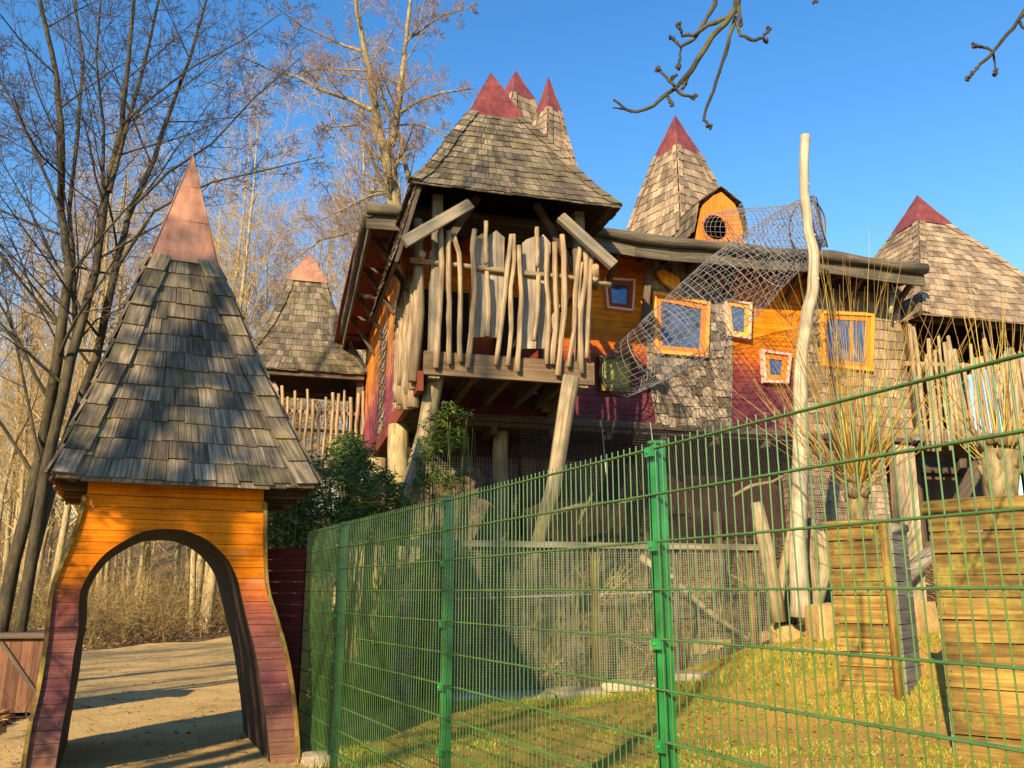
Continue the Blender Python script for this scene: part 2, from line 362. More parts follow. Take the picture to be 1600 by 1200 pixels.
mb = MB(); Lp, Rp = ppoly(); vs = []; fs = []; n = 60; k = 24
for j in range(n + 1):
    t = j / n * 6; i = min(5, int(t)); q = t - i
    l = V(Lp[i]).lerp(V(Lp[i + 1]), q); r = V(Rp[i]).lerp(V(Rp[i + 1]), q)
    for m_ in range(k + 1):
        s = m_ / k; p = l.lerp(r, s); wob = noise.noise(V((p[0], p[1], 9))) * .25 * ((s < .1) or (s > .9))
        vs.append((p[0] + wob, p[1] + wob * .4, max(.0, hill(p[0], p[1])) + .025 + .02 * noise.noise(V((p[0] * 2, p[1] * 2, 5)))))
for j in range(n):
    for m_ in range(k): a = j * (k + 1) + m_; fs.append((a, a + 1, a + k + 2, a + k + 1))
mb.add(vs, fs, vs, True); tag(mb.build('path', M['path']), kind='structure')
# grass blades on the lawn
mb = MB(); vs = []; fs = []; ts = []
cnt = 0
while cnt < 42000:
    y = 8.2 + (R() ** 1.3) * 7.0; x = U(-1.6, 9.0)
    if x < -2.1 + (9.7 - y) * .48 or x > y * .66: continue
    pn = noise.noise(V((x * .9, y * .9, 2)))
    if .5 * pn + .6 * noise.noise(V((x * 3.1, y * 3.1, 8))) + U(-.3, .3) < .02 + .12 * ss(2.2 - x, 0, 2): continue
    z = hill(x, y); a = U(0, 6.28); h = U(.012, .038) * (1.4 if pn > .2 else 1); w = U(.004, .008)
    dx, dy = cos(a) * w, sin(a) * w; lx, ly = U(-.03, .03), U(-.03, .03); o = len(vs)
    vs += [(x - dx, y - dy, z), (x + dx, y + dy, z), (x + lx, y + ly, z + h)]; fs.append((o, o + 1, o + 2)); cnt += 1
for (cx, cy, rx, ry, nn) in ((4.9, 11.9, .8, .8, 1500), (4.2, 13.6, 1.6, .9, 1500), (5.6, 13.6, 1.0, .6, 900), (-1.6, 9.1, .5, .8, 700), (1.2, 13.6, 2.4, .4, 1600)):
    for _ in range(nn):
        x, y = cx + random.gauss(0, .5) * rx, cy + random.gauss(0, .5) * ry; z = hill(x, y); a = U(0, 6.28); hh_ = U(.04, .13); w = U(.004, .008); dx, dy = cos(a) * w, sin(a) * w; o = len(vs)
        vs += [(x - dx, y - dy, z), (x + dx, y + dy, z), (x + U(-.06, .06), y + U(-.06, .06), z + hh_)]; fs.append((o, o + 1, o + 2))
mb.add(vs, fs, vs); tag(mb.build('grass', M['grass']), 'short patchy grass on the slope behind the green fence', 'grass', kind='stuff')
def leaves(name, m, n, fn, size=(.03, .08)):
    vs = []; fs = []
    for _ in range(n):
        p = fn()
        if p is None: continue
        s = U(*size); a = U(0, 6.28); d = V((cos(a), sin(a), U(-.5, .5))) * s; e = V((-sin(a), cos(a), U(-.5, .5))) * s * .6; p = V(p); o = len(vs)
        vs += [tuple(p - d), tuple(p - e), tuple(p + d), tuple(p + e)]; fs.append((o, o + 1, o + 2, o + 3))
    mb = MB(); mb.add(vs, fs, vs); return mb.build(name, m)
def lit():
    if R() < .30:
        x, y = U(-9, -5.5), U(6, 16)
        if x > interp([(4, -5.4), (8, -5.5), (11, -6.1), (14, -7.2), (19, -9.7)], y): return None
    else:
        y = U(20, 42); x = U(-24, -4)
        if x > -12.4 and y < 24 + (x + 12.2) * 2.15: return None
    return (x, y, hill(x, y) + U(.02, .12))
tag(leaves('leaf_litter', M['litter'], 26000, lit), 'brown fallen leaves along the edges of the gravel path', 'leaf litter', kind='stuff')
def pebf():
    y = U(7.5, 26) if R() < .7 else U(7.5, 14); t = U(-.0, 1.0); x = lerp(interp([(4, -5.3), (8, -5.4), (11, -6), (14, -7.1), (19, -9.6), (23.7, -12.2)], y), interp([(8.9, -2.0), (10.6, -2.5), (14, -3), (19, -4.6), (30, -9)], y), t)
    return (x, y, .035 + max(0, hill(x, y)))
tag(leaves('path_grit', M['slab'], 6000, pebf, (.006, .018)), 'small stones and grit strewn on the gravel path', 'grit', kind='stuff')
tag(leaves('path_leaves', M['litter'], 350, pebf, (.02, .05)), 'scattered dead leaves lying on the gravel path', 'leaf litter', kind='stuff')
def lawnf():
    x, y = U(-1.5, 8), U(8, 15)
    if x < -2.0 + (9.7 - y) * .48: return None
    return (x, y, hill(x, y) + .02)
tag(leaves('lawn_leaves', M['litter'], 2500, lawnf, (.015, .04)), 'brown leaf scraps and chips among the grass behind the green fence', 'leaf litter', kind='stuff')
# ---------------- shingles ----------------
def shingle_face(mb, P, rows, wm, th=.016, lift=.02, over=.35, ragged=.02, t_lo=0, t_hi=1, miss=0, lean=0):
    for r in range(rows):
        t0 = t_lo + (t_hi - t_lo) * r / rows; t1 = t_lo + (t_hi - t_lo) * (r + 1 + over) / rows
        t1 = min(t1, t_hi)
        A0, B0 = P(0, t0), P(1, t0); Wd = (B0 - A0).length; n = max(1, round(Wd / wm))
        cuts = [0]; 
        for i in range(1, n): cuts.append((i + U(-.28, .28)) / n)
        cuts.append(1)
        for i in range(n):
            u0, u1 = cuts[i], cuts[i + 1]; g = .003 / Wd
            if R() < miss: continue
            j = U(-ragged, ragged)
            b0, b1, c0, c1 = P(u0 + g, t0), P(u1 - g, t0), P(u0 + g, t1), P(u1 - g, t1)
            up = ((c0 + c1) - (b0 + b1)).normalized(); nrm = (b1 - b0).cross(c0 - b0).normalized()
            if nrm.dot(V((0, 0, 1))) < 0 and abs(nrm.z) > .05: nrm = -nrm
            sk = (b1 - b0) * U(-lean, lean)
            b0 = b0 - up * j - sk * .3; b1 = b1 - up * (j + U(-.004, .004)) - sk * .3
            lf = lift + U(0, .014); ee = .004
            q = [b0 + nrm * lf, b1 + nrm * (lf + U(-.006, .008)), b1 + nrm * (lf + th), b0 + nrm * (lf + th), c0 + nrm * ee, c1 + nrm * ee, c1 + nrm * (ee + th), c0 + nrm * (ee + th)]
            mb.hexa(q)
def roof_tower(parent, fr, ca, cb, prof, rows, wm, capz, capmat, shmat, rot=0, ratio=1.0, apex=None, hipw=.16, name='tower_roof', cap_over=.03, soff=None, t_faces=(0, 1, 2, 3), hip=True, th=.018):
    """prof: [(z, half width)] bottom to top, square plan turned by rot; parts of `parent`"""
    z0, z1 = prof[0][0], prof[-1][0]
    def corner(k, t):
        z = lerp(z0, z1, t); h = interp(prof, z); sa = (-1, 1, 1, -1)[k % 4]; sb = (-1, -1, 1, 1)[k % 4]
        a, b = sa * h, sb * h * ratio; cr, sr = cos(rot), sin(rot)
        ax, bx = (apex or (0, 0)); sh = t
        return fr.w(ca + a * cr - b * sr + ax * sh, cb + a * sr + b * cr + bx * sh, z)
    body = MB(); N = 10
    vs = []; fs = []
    for i in range(N + 1):
        for k in range(4): vs.append(corner(k, i / N))
    for i in range(N):
        for k in range(4): a = i * 4 + k; b = i * 4 + (k + 1) % 4; fs.append((a, b, b + 4, a + 4))
    body.add(vs, fs, [tuple(v) for v in vs])
    ro = body.build(name, M['under'], parent)
    sh = MB()
    for k in t_faces:
        P = lambda u, t, k=k: corner(k, t).lerp(corner(k + 1, t), u)
        # outward winding: bottom edge left->right seen from outside
        shingle_face(sh, P, rows, wm, th=th)
        if z0:  # starter row poking out at the eave
            d = (corner(k, .04) - corner(k, 0))
            shingle_face(sh, lambda u, t, k=k: P(u, t * .06) + V((0, 0, -.035)), 1, wm * 1.3, th=th, over=0)
    if hip:
        hr = int(rows * .9)
        for k in range(4):
            for s in (-1, 1):
                for i in range(hr):
                    t0, t1 = i / hr, min(1, (i + 1.25) / hr)
                    c0, c1 = corner(k, t0), corner(k, t1); o0, o1 = corner(k + s, t0), corner(k + s, t1)
                    e0 = (o0 - c0).normalized(); e1 = (o1 - c1).normalized(); nr = (e0.cross(c1 - c0)).normalized()
                    cen = fr.w(ca, cb, c0.z)
                    if nr.dot(c0 - cen) < 0: nr = -nr
                    wv = hipw * U(.9, 1.1)
                    oth = corner(k - s, t0); lf = .06 + U(0, .014)
                    ex = -e0 * .0
                    nro = ((oth - c0).normalized().cross(c1 - c0)).normalized()
                    if nro.dot(c0 - cen) < 0: nro = -nro
                    b = nro * .03
                    sh.hexa([c0 + nr * lf + b, c0 + e0 * wv + nr * lf, c0 + e0 * wv + nr * (lf + th), c0 + nr * (lf + th) + b,
                             c1 + nr * (lf - .03) + b, c1 + e1 * wv + nr * (lf - .025), c1 + e1 * wv + nr * (lf - .025 + th), c1 + nr * (lf - .025 + th) + b],
                            [(0, 0, 0), (.1, 0, 0), (.1, .02, 0), (0, .02, 0), (0, 0, .4), (.1, 0, .4), (.1, .02, .4), (0, .02, .4)])
    sho = sh.build('shingles', shmat, ro)
    cp = MB(); h = prof[-1][1] + .05 + cap_over
    def cc(k, z, h):
        sa = (-1, 1, 1, -1)[k]; sb = (-1, -1, 1, 1)[k]; cr, sr = cos(rot), sin(rot); a, b = sa * h, sb * h * ratio ** (1 if h > .05 else 0)
        ax, bx = (apex or (0, 0)); return fr.w(ca + a * cr - b * sr + ax, cb + a * sr + b * cr + bx, z)
    tip = fr.w(ca + (apex or (0, 0))[0], cb + (apex or (0, 0))[1], capz)
    vs = [cc(k, z1 - .03, h + .012) for k in range(4)] + [cc(k, z1 + .02, h) for k in range(4)] + [tip]
    fs = [(k, (k + 1) % 4, 4 + (k + 1) % 4, 4 + k) for k in range(4)] + [(4 + k, 4 + (k + 1) % 4, 8) for k in range(4)] + [(3, 2, 1, 0)]
    cp.add(vs, fs, [tuple(v) for v in vs]); cpo = cp.build('cap', capmat, ro)
    seam = MB()
    for k in range(4): seam.tube([vs[4 + k], tip], [.012, .006], 4)
    for fr_ in (.34, .68):
        q = [V(vs[4 + k]).lerp(tip, fr_) for k in range(4)]; seam.tube(q + [q[0]], .006, 4)
    seam.build('seam', capmat, cpo)
    return ro, corner
# ---------------- planks ----------------
def plank_rows(mb, fn, z0, z1, dz, left, right, b0, b1, seg=1, jit=.0):
    """boards between left(z) and right(z); fn(a,b,z) -> point; each a piece cut to the outline"""
    z = z0
    while z < z1 - .01:
        zt = min(z + dz - .006, z1)
        l0, r0, l1, r1 = left(z), right(z), left(zt), right(zt)
        j = U(-jit, jit)
        if r0 > l0 + .01 or r1 > l1 + .01:
            mb.hexa([fn(l0, b0 + j, z), fn(l0, b1, z), fn(l1, b1, zt), fn(l1, b0 + j, zt), fn(r0, b0 + j, z), fn(r0, b1, z), fn(r1, b1, zt), fn(r1, b0 + j, zt)])
        z += dz
# ---------------- the gate ----------------
g = thing('gate_arch', A.w(-1.15, 0, 0), 'orange and purple timber arch with steep grey shingle roof and copper pink tip', 'archway')
def pr(fr, lst, b): return sorted([(fr.pb(x, y, b)[1], fr.pb(x, y, b)[0]) for x, y in lst])
OL = pr(A, [(137, 765), (120, 830), (95, 890), (82, 930), (75, 1000), (62, 1080), (48, 1140), (35, 1228)], 0)
OR = pr(A, [(412, 770), (412, 855), (415, 916), (425, 951), (441, 1004), (452, 1058), (460, 1123), (464, 1192)], 0)
IL = pr(A, [(261, 826), (236, 828), (215, 834), (172, 859), (149, 882), (134, 905), (124, 932), (122, 985), (115, 1024), (107, 1085), (96, 1142), (87, 1196), (84, 1222)], 0)
IR = pr(A, [(261, 826), (282, 827.5), (299, 832), (326, 845), (353, 870), (370, 901), (378, 932), (387, 970), (399, 1016), (408, 1066), (416, 1123), (422, 1177), (424, 1204)], 0)
def dense(tab):
    out = []
    for i in range(len(tab) - 1):
        p0, p1, p2, p3 = tab[max(i - 1, 0)], tab[i], tab[i + 1], tab[min(i + 2, len(tab) - 1)]
        for j in range(6):
            t = j / 6; q = [.5 * (2 * p1[k] + (p2[k] - p0[k]) * t + (2 * p0[k] - 5 * p1[k] + 4 * p2[k] - p3[k]) * t * t + (3 * p1[k] - p0[k] - 3 * p2[k] + p3[k]) * t ** 3) for k in (0, 1)]; out.append(tuple(q))
    out.append(tab[-1]); return sorted(out)
IL, IR, OL, OR = dense(IL), dense(IR), dense(OL), dense(OR)
ztop = 2.62; zarch = 2.192
fa = lambda a, b, z: A.w(a, b, z)
for (nm, L_, R_) in (('front_wall', 0, 0),):
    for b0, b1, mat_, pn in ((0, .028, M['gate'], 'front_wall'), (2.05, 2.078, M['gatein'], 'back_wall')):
        mb = MB(); dzz = .108
        z = .0
        while z < ztop - .01:
            zt = min(z + dzz - .005, ztop); sub = 24 if z > 1.9 else (6 if z > 1.4 else 3)
            for q in range(sub):
                za, zb = lerp(z, zt, q / sub), lerp(z, zt, (q + 1) / sub)
                ol = (interp(OL, za), interp(OL, zb)); orr = (interp(OR, za), interp(OR, zb))
                if za >= zarch - 1e-4: rngs = [(ol, orr)]
                else:
                    il = (interp(IL, za), interp(IL, zb) if zb < zarch else interp(IL, zarch)); ir = (interp(IR, za), interp(IR, zb) if zb < zarch else interp(IR, zarch))
                    rngs = [(ol, il), (ir, orr)]
                for l, r in rngs:
                    bb = b0 + .0
                    vs = [fa(l[0], bb, za), fa(r[0], bb, za), fa(r[1], bb, zb), fa(l[1], bb, zb), fa(l[0], b1, za), fa(r[0], b1, za), fa(r[1], b1, zb), fa(l[1], b1, zb)]
                    fs = [(0, 1, 2, 3), (7, 6, 5, 4), (1, 5, 6, 2), (4, 0, 3, 7)] + ([(4, 5, 1, 0)] if q == 0 or za < zarch else []) + ([(3, 2, 6, 7)] if q == sub - 1 else [])
                    oo = floor(z / dzz) * 3.7 + (11 if l is ol else 0)
                    mb.add(vs, fs, [(vz * 1.0 + oo, 0.0, aa + oo * 1.3) for aa, vz in ((l[0], za), (r[0], za), (r[1], zb), (l[1], zb), (l[0], za), (r[0], za), (r[1], zb), (l[1], zb))])
            z += dzz
        w_ = mb.build(pn, mat_, g)
        if b0 == 0:
            zz = .05
            while zz < 2.5:
                for tab, sg in ((OL, .05), (IL, -.05), (IR, .05), (OR, -.05)):
                    if tab in (IL, IR) and zz > 1.75: continue
                    p = A.w(interp(tab, zz) + sg, -.002, zz); sc = MB(); sc.tube([p, p + V((.003, -.006, 0))], .006, 6); sc.build('screw', M['screw'], w_)
                zz += .216
# inner lining and outer skin boards
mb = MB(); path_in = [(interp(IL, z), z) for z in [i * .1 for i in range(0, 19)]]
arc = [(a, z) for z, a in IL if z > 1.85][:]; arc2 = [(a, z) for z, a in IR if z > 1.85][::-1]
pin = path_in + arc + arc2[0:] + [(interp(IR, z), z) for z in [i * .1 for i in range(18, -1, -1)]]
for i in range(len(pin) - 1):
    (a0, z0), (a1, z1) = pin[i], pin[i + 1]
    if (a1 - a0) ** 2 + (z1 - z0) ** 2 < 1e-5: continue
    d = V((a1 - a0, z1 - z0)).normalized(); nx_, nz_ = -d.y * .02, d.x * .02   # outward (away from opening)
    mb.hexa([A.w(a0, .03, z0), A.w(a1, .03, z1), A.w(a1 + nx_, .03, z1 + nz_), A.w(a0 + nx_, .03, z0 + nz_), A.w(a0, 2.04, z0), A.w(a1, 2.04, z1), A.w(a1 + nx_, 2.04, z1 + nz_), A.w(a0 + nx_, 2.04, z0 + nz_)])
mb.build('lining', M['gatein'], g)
mb = MB()
for tab, sg in ((OL, -1), (OR, 1)):
    for i in range(23):
        z0, z1 = i * .108, (i + 1) * .108 - .004; a0, a1 = interp(tab, z0), interp(tab, z1)
        mb.hexa([A.w(a0 + sg * .002, .03, z0), A.w(a0 + sg * .024, .03, z0), A.w(a1 + sg * .024, .03, z1), A.w(a1 + sg * .002, .03, z1), A.w(a0 + sg * .002, 2.04, z0), A.w(a0 + sg * .024, 2.04, z0), A.w(a1 + sg * .024, 2.04, z1), A.w(a1 + sg * .002, 2.04, z1)])
mb.build('side_wall', M['gate'], g)
for tab, sg in ((OL, -1), (OR, 1)):
    mb = MB(); pts = [(z, interp(tab, z)) for z in [i * .13 for i in range(20)]]
    for (z0, a0), (z1, a1) in zip(pts, pts[1:]):
        mb.hexa([A.w(a0 - .018 + sg * .012, -.035, z0), A.w(a0 + .018 + sg * .012, -.035, z0), A.w(a0 + .018 + sg * .012, .05, z0), A.w(a0 - .018 + sg * .012, .05, z0), A.w(a1 - .018 + sg * .012, -.035, z1), A.w(a1 + .018 + sg * .012, -.035, z1), A.w(a1 + .018 + sg * .012, .05, z1), A.w(a1 - .018 + sg * .012, .05, z1)])
    mb.build('edge_trim', M['planter'], g)
mb = MB()
for b in (.25, 1.0, 1.8):
    for z in (2.60,): mb.beam(A.w(-2.3, b, z), A.w(.0, b, z), .1, .12)
for a in (-2.2, -.1): mb.beam(A.w(a, -.3, 2.66), A.w(a, 2.3, 2.66), .08, .1)
mb.build('roof_beam', M['dark'], g)
gr, gc = roof_tower(g, A, -1.17, 1.0, [(2.60, 1.15), (3.0, 1.0), (3.34, .88), (3.86, .69), (4.55, .49), (5.15, .29)], 13, .185, 6.58, M['pinkm'], M['shing'], ratio=1.1, hipw=.17, th=.022, apex=(-.22, .05), cap_over=.0)
# plank panel between the gate and the fence
p0 = W(404, 1100, 9.95); p0.z = 0; p1 = W(466, 1100, 9.75); p1.z = 0
mb = MB()
for i in range(17):
    z0 = .02 + i * .121
    mb.beam(V((p0.x, p0.y, z0 + .057)), V((p1.x, p1.y, z0 + .055)), .03, .118)
pn = thing('plank_panel', (p0 + p1) / 2, 'dark purple plank panel closing the gap between the archway and green fence', 'fence panel')
mb.build('boards', wood('purple_board', (.06, .015, .014), (.19, .04, .035), (.27, .07, .05), island=.2, bmp=.4), pn)
mb = MB(); q = W(472, 1100, 9.72); mb.box((q.x, q.y, 1.0), .07, .09, 2.05, .3); mb.build('post', M['planter'], pn)
# ---------------- green mesh panel fence ----------------
fd = V((-.4286, .9034, 0)); FA = V((.643, 3.82, 0)); FTOP = 2.24
fposts = [FA + fd * (2.51 * i) for i in (-1, 0, 1, 2)] ; fposts[3] = V((-1.60, 8.42, 0))
endp = W(474, 1100, 9.62); fpts = fposts + [V((endp.x, endp.y, 0))]
f = thing('mesh_fence', (FA.x, FA.y, 0), 'green welded wire panel fence running from the archway to the right foreground', 'fence')
fn_ = V((fd.y, -fd.x, 0))
for i in range(4):
    a, b = fpts[i], fpts[i + 1]; L = (b - a).length; d = (b - a) / L; nn = V((d.y, -d.x, 0)); mb = MB()
    off = -nn * .0  # wires in front of the posts, on the walkers' side
    side = V((-d.y, d.x, 0))
    nv = int(L / .05)
    for j in range(nv + 1):
        p = a + d * (j * L / nv) + side * .045
        mb.tube([(p.x, p.y, .06), (p.x, p.y, FTOP)], .003, 6, False)
    for z in [FTOP - .03 - .2 * q for q in range(11)]:
        for o in (.038, .052):
            p0_, p1_ = a + side * o, b + side * o; mb.tube([(p0_.x, p0_.y, z), (p1_.x, p1_.y, z)], .0045, 6, False)
    mb.build('wire_panel', M['greenw'], f)
ang = math.atan2(fd.y, fd.x)
for i, p in enumerate(fposts):
    mb = MB(); mb.box((p.x, p.y, FTOP / 2 - .02), .04, .06, FTOP + .02, ang)
    po = mb.build('post', M['green'], f)
    side = V((-fd.y, fd.x, 0))
    c = MB(); c.box((p.x + side.x * .034, p.y + side.y * .034, FTOP / 2), .046, .008, FTOP - .05, ang)
    c.build('cover_strip', M['green'], po)
    c = MB(); c.box((p.x, p.y, FTOP + .006), .046, .066, .012, ang); c.build('post_cap', M['green'], po)
    for z in (FTOP - .045, FTOP - .45, FTOP - .85, FTOP - 1.25, FTOP - 1.65, .2):
        c = MB(); q = p + side * .060 - fd * .026; c.box((q.x, q.y, z), .05, .018, .042, ang); c.tube([(q.x, q.y, z), (q.x + side.x * .016, q.y + side.y * .016, z)], .008, 6); c.build('clamp', M['green'], po)
# ---------------- wire enclosure under the house ----------------
e0 = W(562, 1125, 13.9); e1 = W(1215, 1000, 15.6)
ETOP = 2.36
en = thing('wire_enclosure', ((e0.x + e1.x) / 2, (e0.y + e1.y) / 2, 0), 'low timber framed wire mesh pen in front of the tree house bank', 'pen')
ed = V((e1.x - e0.x, e1.y - e0.y, 0)); EL = ed.length; ed /= EL; ea = math.atan2(ed.y, ed.x)
mb = MB(); n = int(EL / .042)
def ez(x, y): return hill(x, y)
for i in range(n + 1):
    p = V((e0.x, e0.y, 0)) + ed * (EL * i / n); wb = .01 * sin(i * .3)
    mb.tube([(p.x, p.y + wb, ez(p.x, p.y)), (p.x, p.y + wb * 2, ETOP * .6), (p.x, p.y, ETOP)], .0034, 3, False)
for j in range(int(2.36 / .042)):
    z = ETOP - j * .042; pts = []
    for i in range(25):
        p = V((e0.x, e0.y, 0)) + ed * (EL * i / 24)
        if z > ez(p.x, p.y) - .03: pts.append((p.x, p.y + .012 * sin(i * 1.7), z + .008 * sin(i * 2.1 + z * 3)))
    if len(pts) > 1: mb.tube(pts, .0034, 3, False)
mb.build('wire_mesh', M['galv'], en)
for px, w_, mk in ((572, .16, 'dark'), (747, .09, 'dark'), (930, .12, 'planter'), (1062, .07, 'dark'), (1178, .12, 'planter'), (1213, .10, 'planter')):
    D = lerp(e0.y, e1.y, (px - 562) / 653.); q = W(px, 1000, D + .06); zb = hill(q.x, q.y)
    mb = MB(); mb.tube([(q.x, q.y, zb - .1), (q.x + U(-.02, .02), q.y, 1.3), (q.x, q.y, ETOP - .02)], [w_ * .55, w_ * .5, w_ * .5], 10); mb.build('post', M[mk], en)
mb = MB(); mb.beam((e0.x, e0.y - .05, ETOP), (e1.x, e1.y - .05, ETOP), .05, .10); mb.build('top_rail', M['logw'], en)
mb = MB(); mb.beam((e0.x, e0.y + .05, 1.45), (e1.x - .5, e1.y + .05, 1.65), .02, .02); mb.build('middle_rail', M['galv'], en)
# stones
def rock(name, c, s, m, label, rz=0, rough=.12, sub=3, group=None, cat='stone block'):
    import bmesh
    bm = bmesh.new(); bmesh.ops.create_cube(bm, size=1); bmesh.ops.subdivide_edges(bm, edges=bm.edges, cuts=sub, use_grid_fill=True)
    sd = U(0, 99)
    for v in bm.verts:
        p = v.co.copy(); l = max(abs(p.x), abs(p.y), abs(p.z)); q = p.normalized() * .6
        p = p.lerp(q, .22 if rough < .2 else .5)
        p += V((noise.noise(p * 2.3 + V((sd, 0, 0))), noise.noise(p * 2.3 + V((0, sd, 0))), noise.noise(p * 2.3 + V((0, 0, sd))))) * rough
        x, y, z = p.x * s[0], p.y * s[1], p.z * s[2]; v.co = (c[0] + x * cos(rz) - y * sin(rz), c[1] + x * sin(rz) + y * cos(rz), c[2] + z)
    me = bpy.data.meshes.new(name); bm.to_mesh(me); bm.free(); me.materials.append(m)
    o = bpy.data.objects.new(name, me); S.collection.objects.link(o)
    if label: tag(o, label, cat, group)
    return o
for px, py, D, s, rz, lb in ((1213, 1052, 14.6, (1.0, .5, .5), .2, 'long ochre sandstone block at the right end of the pen'),
                             (1238, 1000, 15.2, (.55, .5, .48), .3, 'squarish ochre stone sitting above the long sandstone block'),
                             (1283, 1030, 13.9, (.8, .5, .34), -.1, 'flat sandstone half hidden by the narrow tree guard'),
                             (1292, 985, 14.3, (.5, .5, .8), .1, 'tall rounded sandstone behind the narrow tree guard'),
                             (1428, 978, 13.9, (.62, .5, .75), .4, 'sunlit sandstone block between the two tree guards'),
                             (1195, 1010, 15.9, (.4, .4, .5), .3, 'small ochre stone inside the pen by its end post'),
                             (1105, 1020, 16.2, (.8, .5, .5), .1, 'worn sandstone block inside the wire pen')):
    p = W(px, py, D); rock('sandstone_block', p, s, M['stone'], lb, rz, .10)
q = W(500, 1196, 8.9); rock('kerb_stone', (q.x, q.y, .03), (.35, .25, .16), M['slab'], 'small pale kerb stone at the foot of the fence beside the archway', .4, .1)
mb = MB(); k = 0
cs = [(700, 1118, 13.9), (770, 1098, 14.1), (860, 1078, 14.3), (950, 1062, 14.6), (1030, 1060, 14.3), (1120, 1062, 14.0)]
for i in range(len(cs) - 1):
    a, b = W(*cs[i]), W(*cs[i + 1]); a.z = hill(a.x, a.y) + .03; b.z = hill(b.x, b.y) + .03
    rock('kerb_slab', (a + b) / 2, ((b - a).length * 1.02, .62 + .1 * (i % 2), .13), M['slab'], ['whitish flat slab at the left end of the row along the pen', 'second pale slab from the left along the foot of the pen', 'pale slab in the middle of the row along the pen', 'pale slab right of the middle slab along the pen', 'rightmost pale slab of the row in front of the pen'][i], math.atan2(b.y - a.y, b.x - a.x), .06, cat='slab')
# ---------------- the tree house ----------------
h = thing('tree_house', H.w(5.5, 3, 2.4), 'large shingled and orange purple timber tree house on stilts with pointed red capped roofs', 'tree house')
WB = 2.3
hw = lambda a, b, z: H.w(a, b, z)
def pbz(px, py, b=WB): return H.pb(px, py, b)
# front wall boards
LB = sorted([(pbz(x, y)[1], pbz(x, y)[0]) for x, y in ((1018, 405), (1013, 480), (1008, 560), (1014, 610), (1024, 658))])   # left edge of the shingle strip
RB = sorted([(pbz(x, y)[1], pbz(x, y)[0]) for x, y in ((1150, 405), (1136, 460), (1138, 520), (1126, 560), (1138, 610), (1142, 665))])
DL = sorted([(pbz(x, y)[1], pbz(x, y)[0]) for x, y in ((1252, 430), (1250, 560), (1258, 675))])
fw = MB(); ZB, ZT = 4.98, 8.6
plank_rows(fw, hw, ZB, ZT, .125, lambda z: -.0, lambda z: interp(LB, z) + .25, WB, WB + .03, jit=.004)
plank_rows(fw, hw, ZB, ZT, .125, lambda z: interp(RB, z) - .25, lambda z: interp(DL, z) + .3, WB, WB + .03, jit=.004)
fwo = fw.build('front_wall', M['wallp'], h)
bk = MB()
bk.hexa([hw(-.02, WB + .04, 4.9), hw(11.45, WB + .04, 4.9), hw(11.45, WB + .14, 4.9), hw(-.02, WB + .14, 4.9), hw(-.02, WB + .04, 8.7), hw(11.45, WB + .04, 8.7), hw(11.45, WB + .14, 8.7), hw(-.02, WB + .14, 8.7)])
bk.hexa([hw(0, WB + .04, 4.75), hw(11.6, WB + .04, 4.75), hw(11.6, 9.9, 4.75), hw(0, 9.9, 4.75), hw(0, WB + .04, 4.895), hw(11.6, WB + .04, 4.895), hw(11.6, 9.9, 4.895), hw(0, 9.9, 4.895)])
bk.hexa([hw(11.46, WB + .04, 4.9), hw(11.6, WB + .04, 4.9), hw(11.6, 9.9, 4.9), hw(11.46, 9.9, 4.9), hw(11.46, WB + .04, 8.8), hw(11.6, WB + .04, 8.8), hw(11.6, 9.9, 8.8), hw(11.46, 9.9, 8.8)])
bk.hexa([hw(0, 9.78, 4.9), hw(11.6, 9.78, 4.9), hw(11.6, 9.9, 4.9), hw(0, 9.9, 4.9), hw(0, 9.78, 8.8), hw(11.6, 9.78, 8.8), hw(11.6, 9.9, 8.8), hw(0, 9.9, 8.8)])
bk.build('frame_wall', M['dark'], h)
# bottom boards under the wall
mb = MB(); mb.beam(hw(0, WB - .02, 4.9), hw(11.4, WB - .02, 4.9), .10, .13); mb.build('sill_beam', M['dark'], h)
# shingled strips on the front wall
def strip(name, L_, R_, z0, z1, rows, wm, mat_, lean=.02, b=WB - .03, rag=.05):
    m_ = MB(); P = lambda u, t: hw(lerp(L_(lerp(z0, z1, t)), R_(lerp(z0, z1, t)), u), b, lerp(z0, z1, t))
    m_.hexa([hw(L_(z0), b + .005, z0), hw(R_(z0), b + .005, z0), hw(R_(z0), WB + .035, z0), hw(L_(z0), WB + .035, z0), hw(L_(z1), b + .005, z1), hw(R_(z1), b + .005, z1), hw(R_(z1), WB + .035, z1), hw(L_(z1), WB + .035, z1)])
    shingle_face(m_, P, rows, wm, th=.02, lift=.025, ragged=rag, lean=lean, over=.2)
    # shingle_face picks the normal by winding: faces the walkers
    return m_.build(name, mat_, fwo)
strip('shingle_strip', lambda z: interp(LB, z), lambda z: interp(RB, z), 4.93, 8.55, 17, .15, M['shingd'])
strip('shingle_strip', lambda z: interp(DL, z), lambda z: 11.42, 4.93, 8.3, 15, .19, M['shing2'], .01, rag=.03)
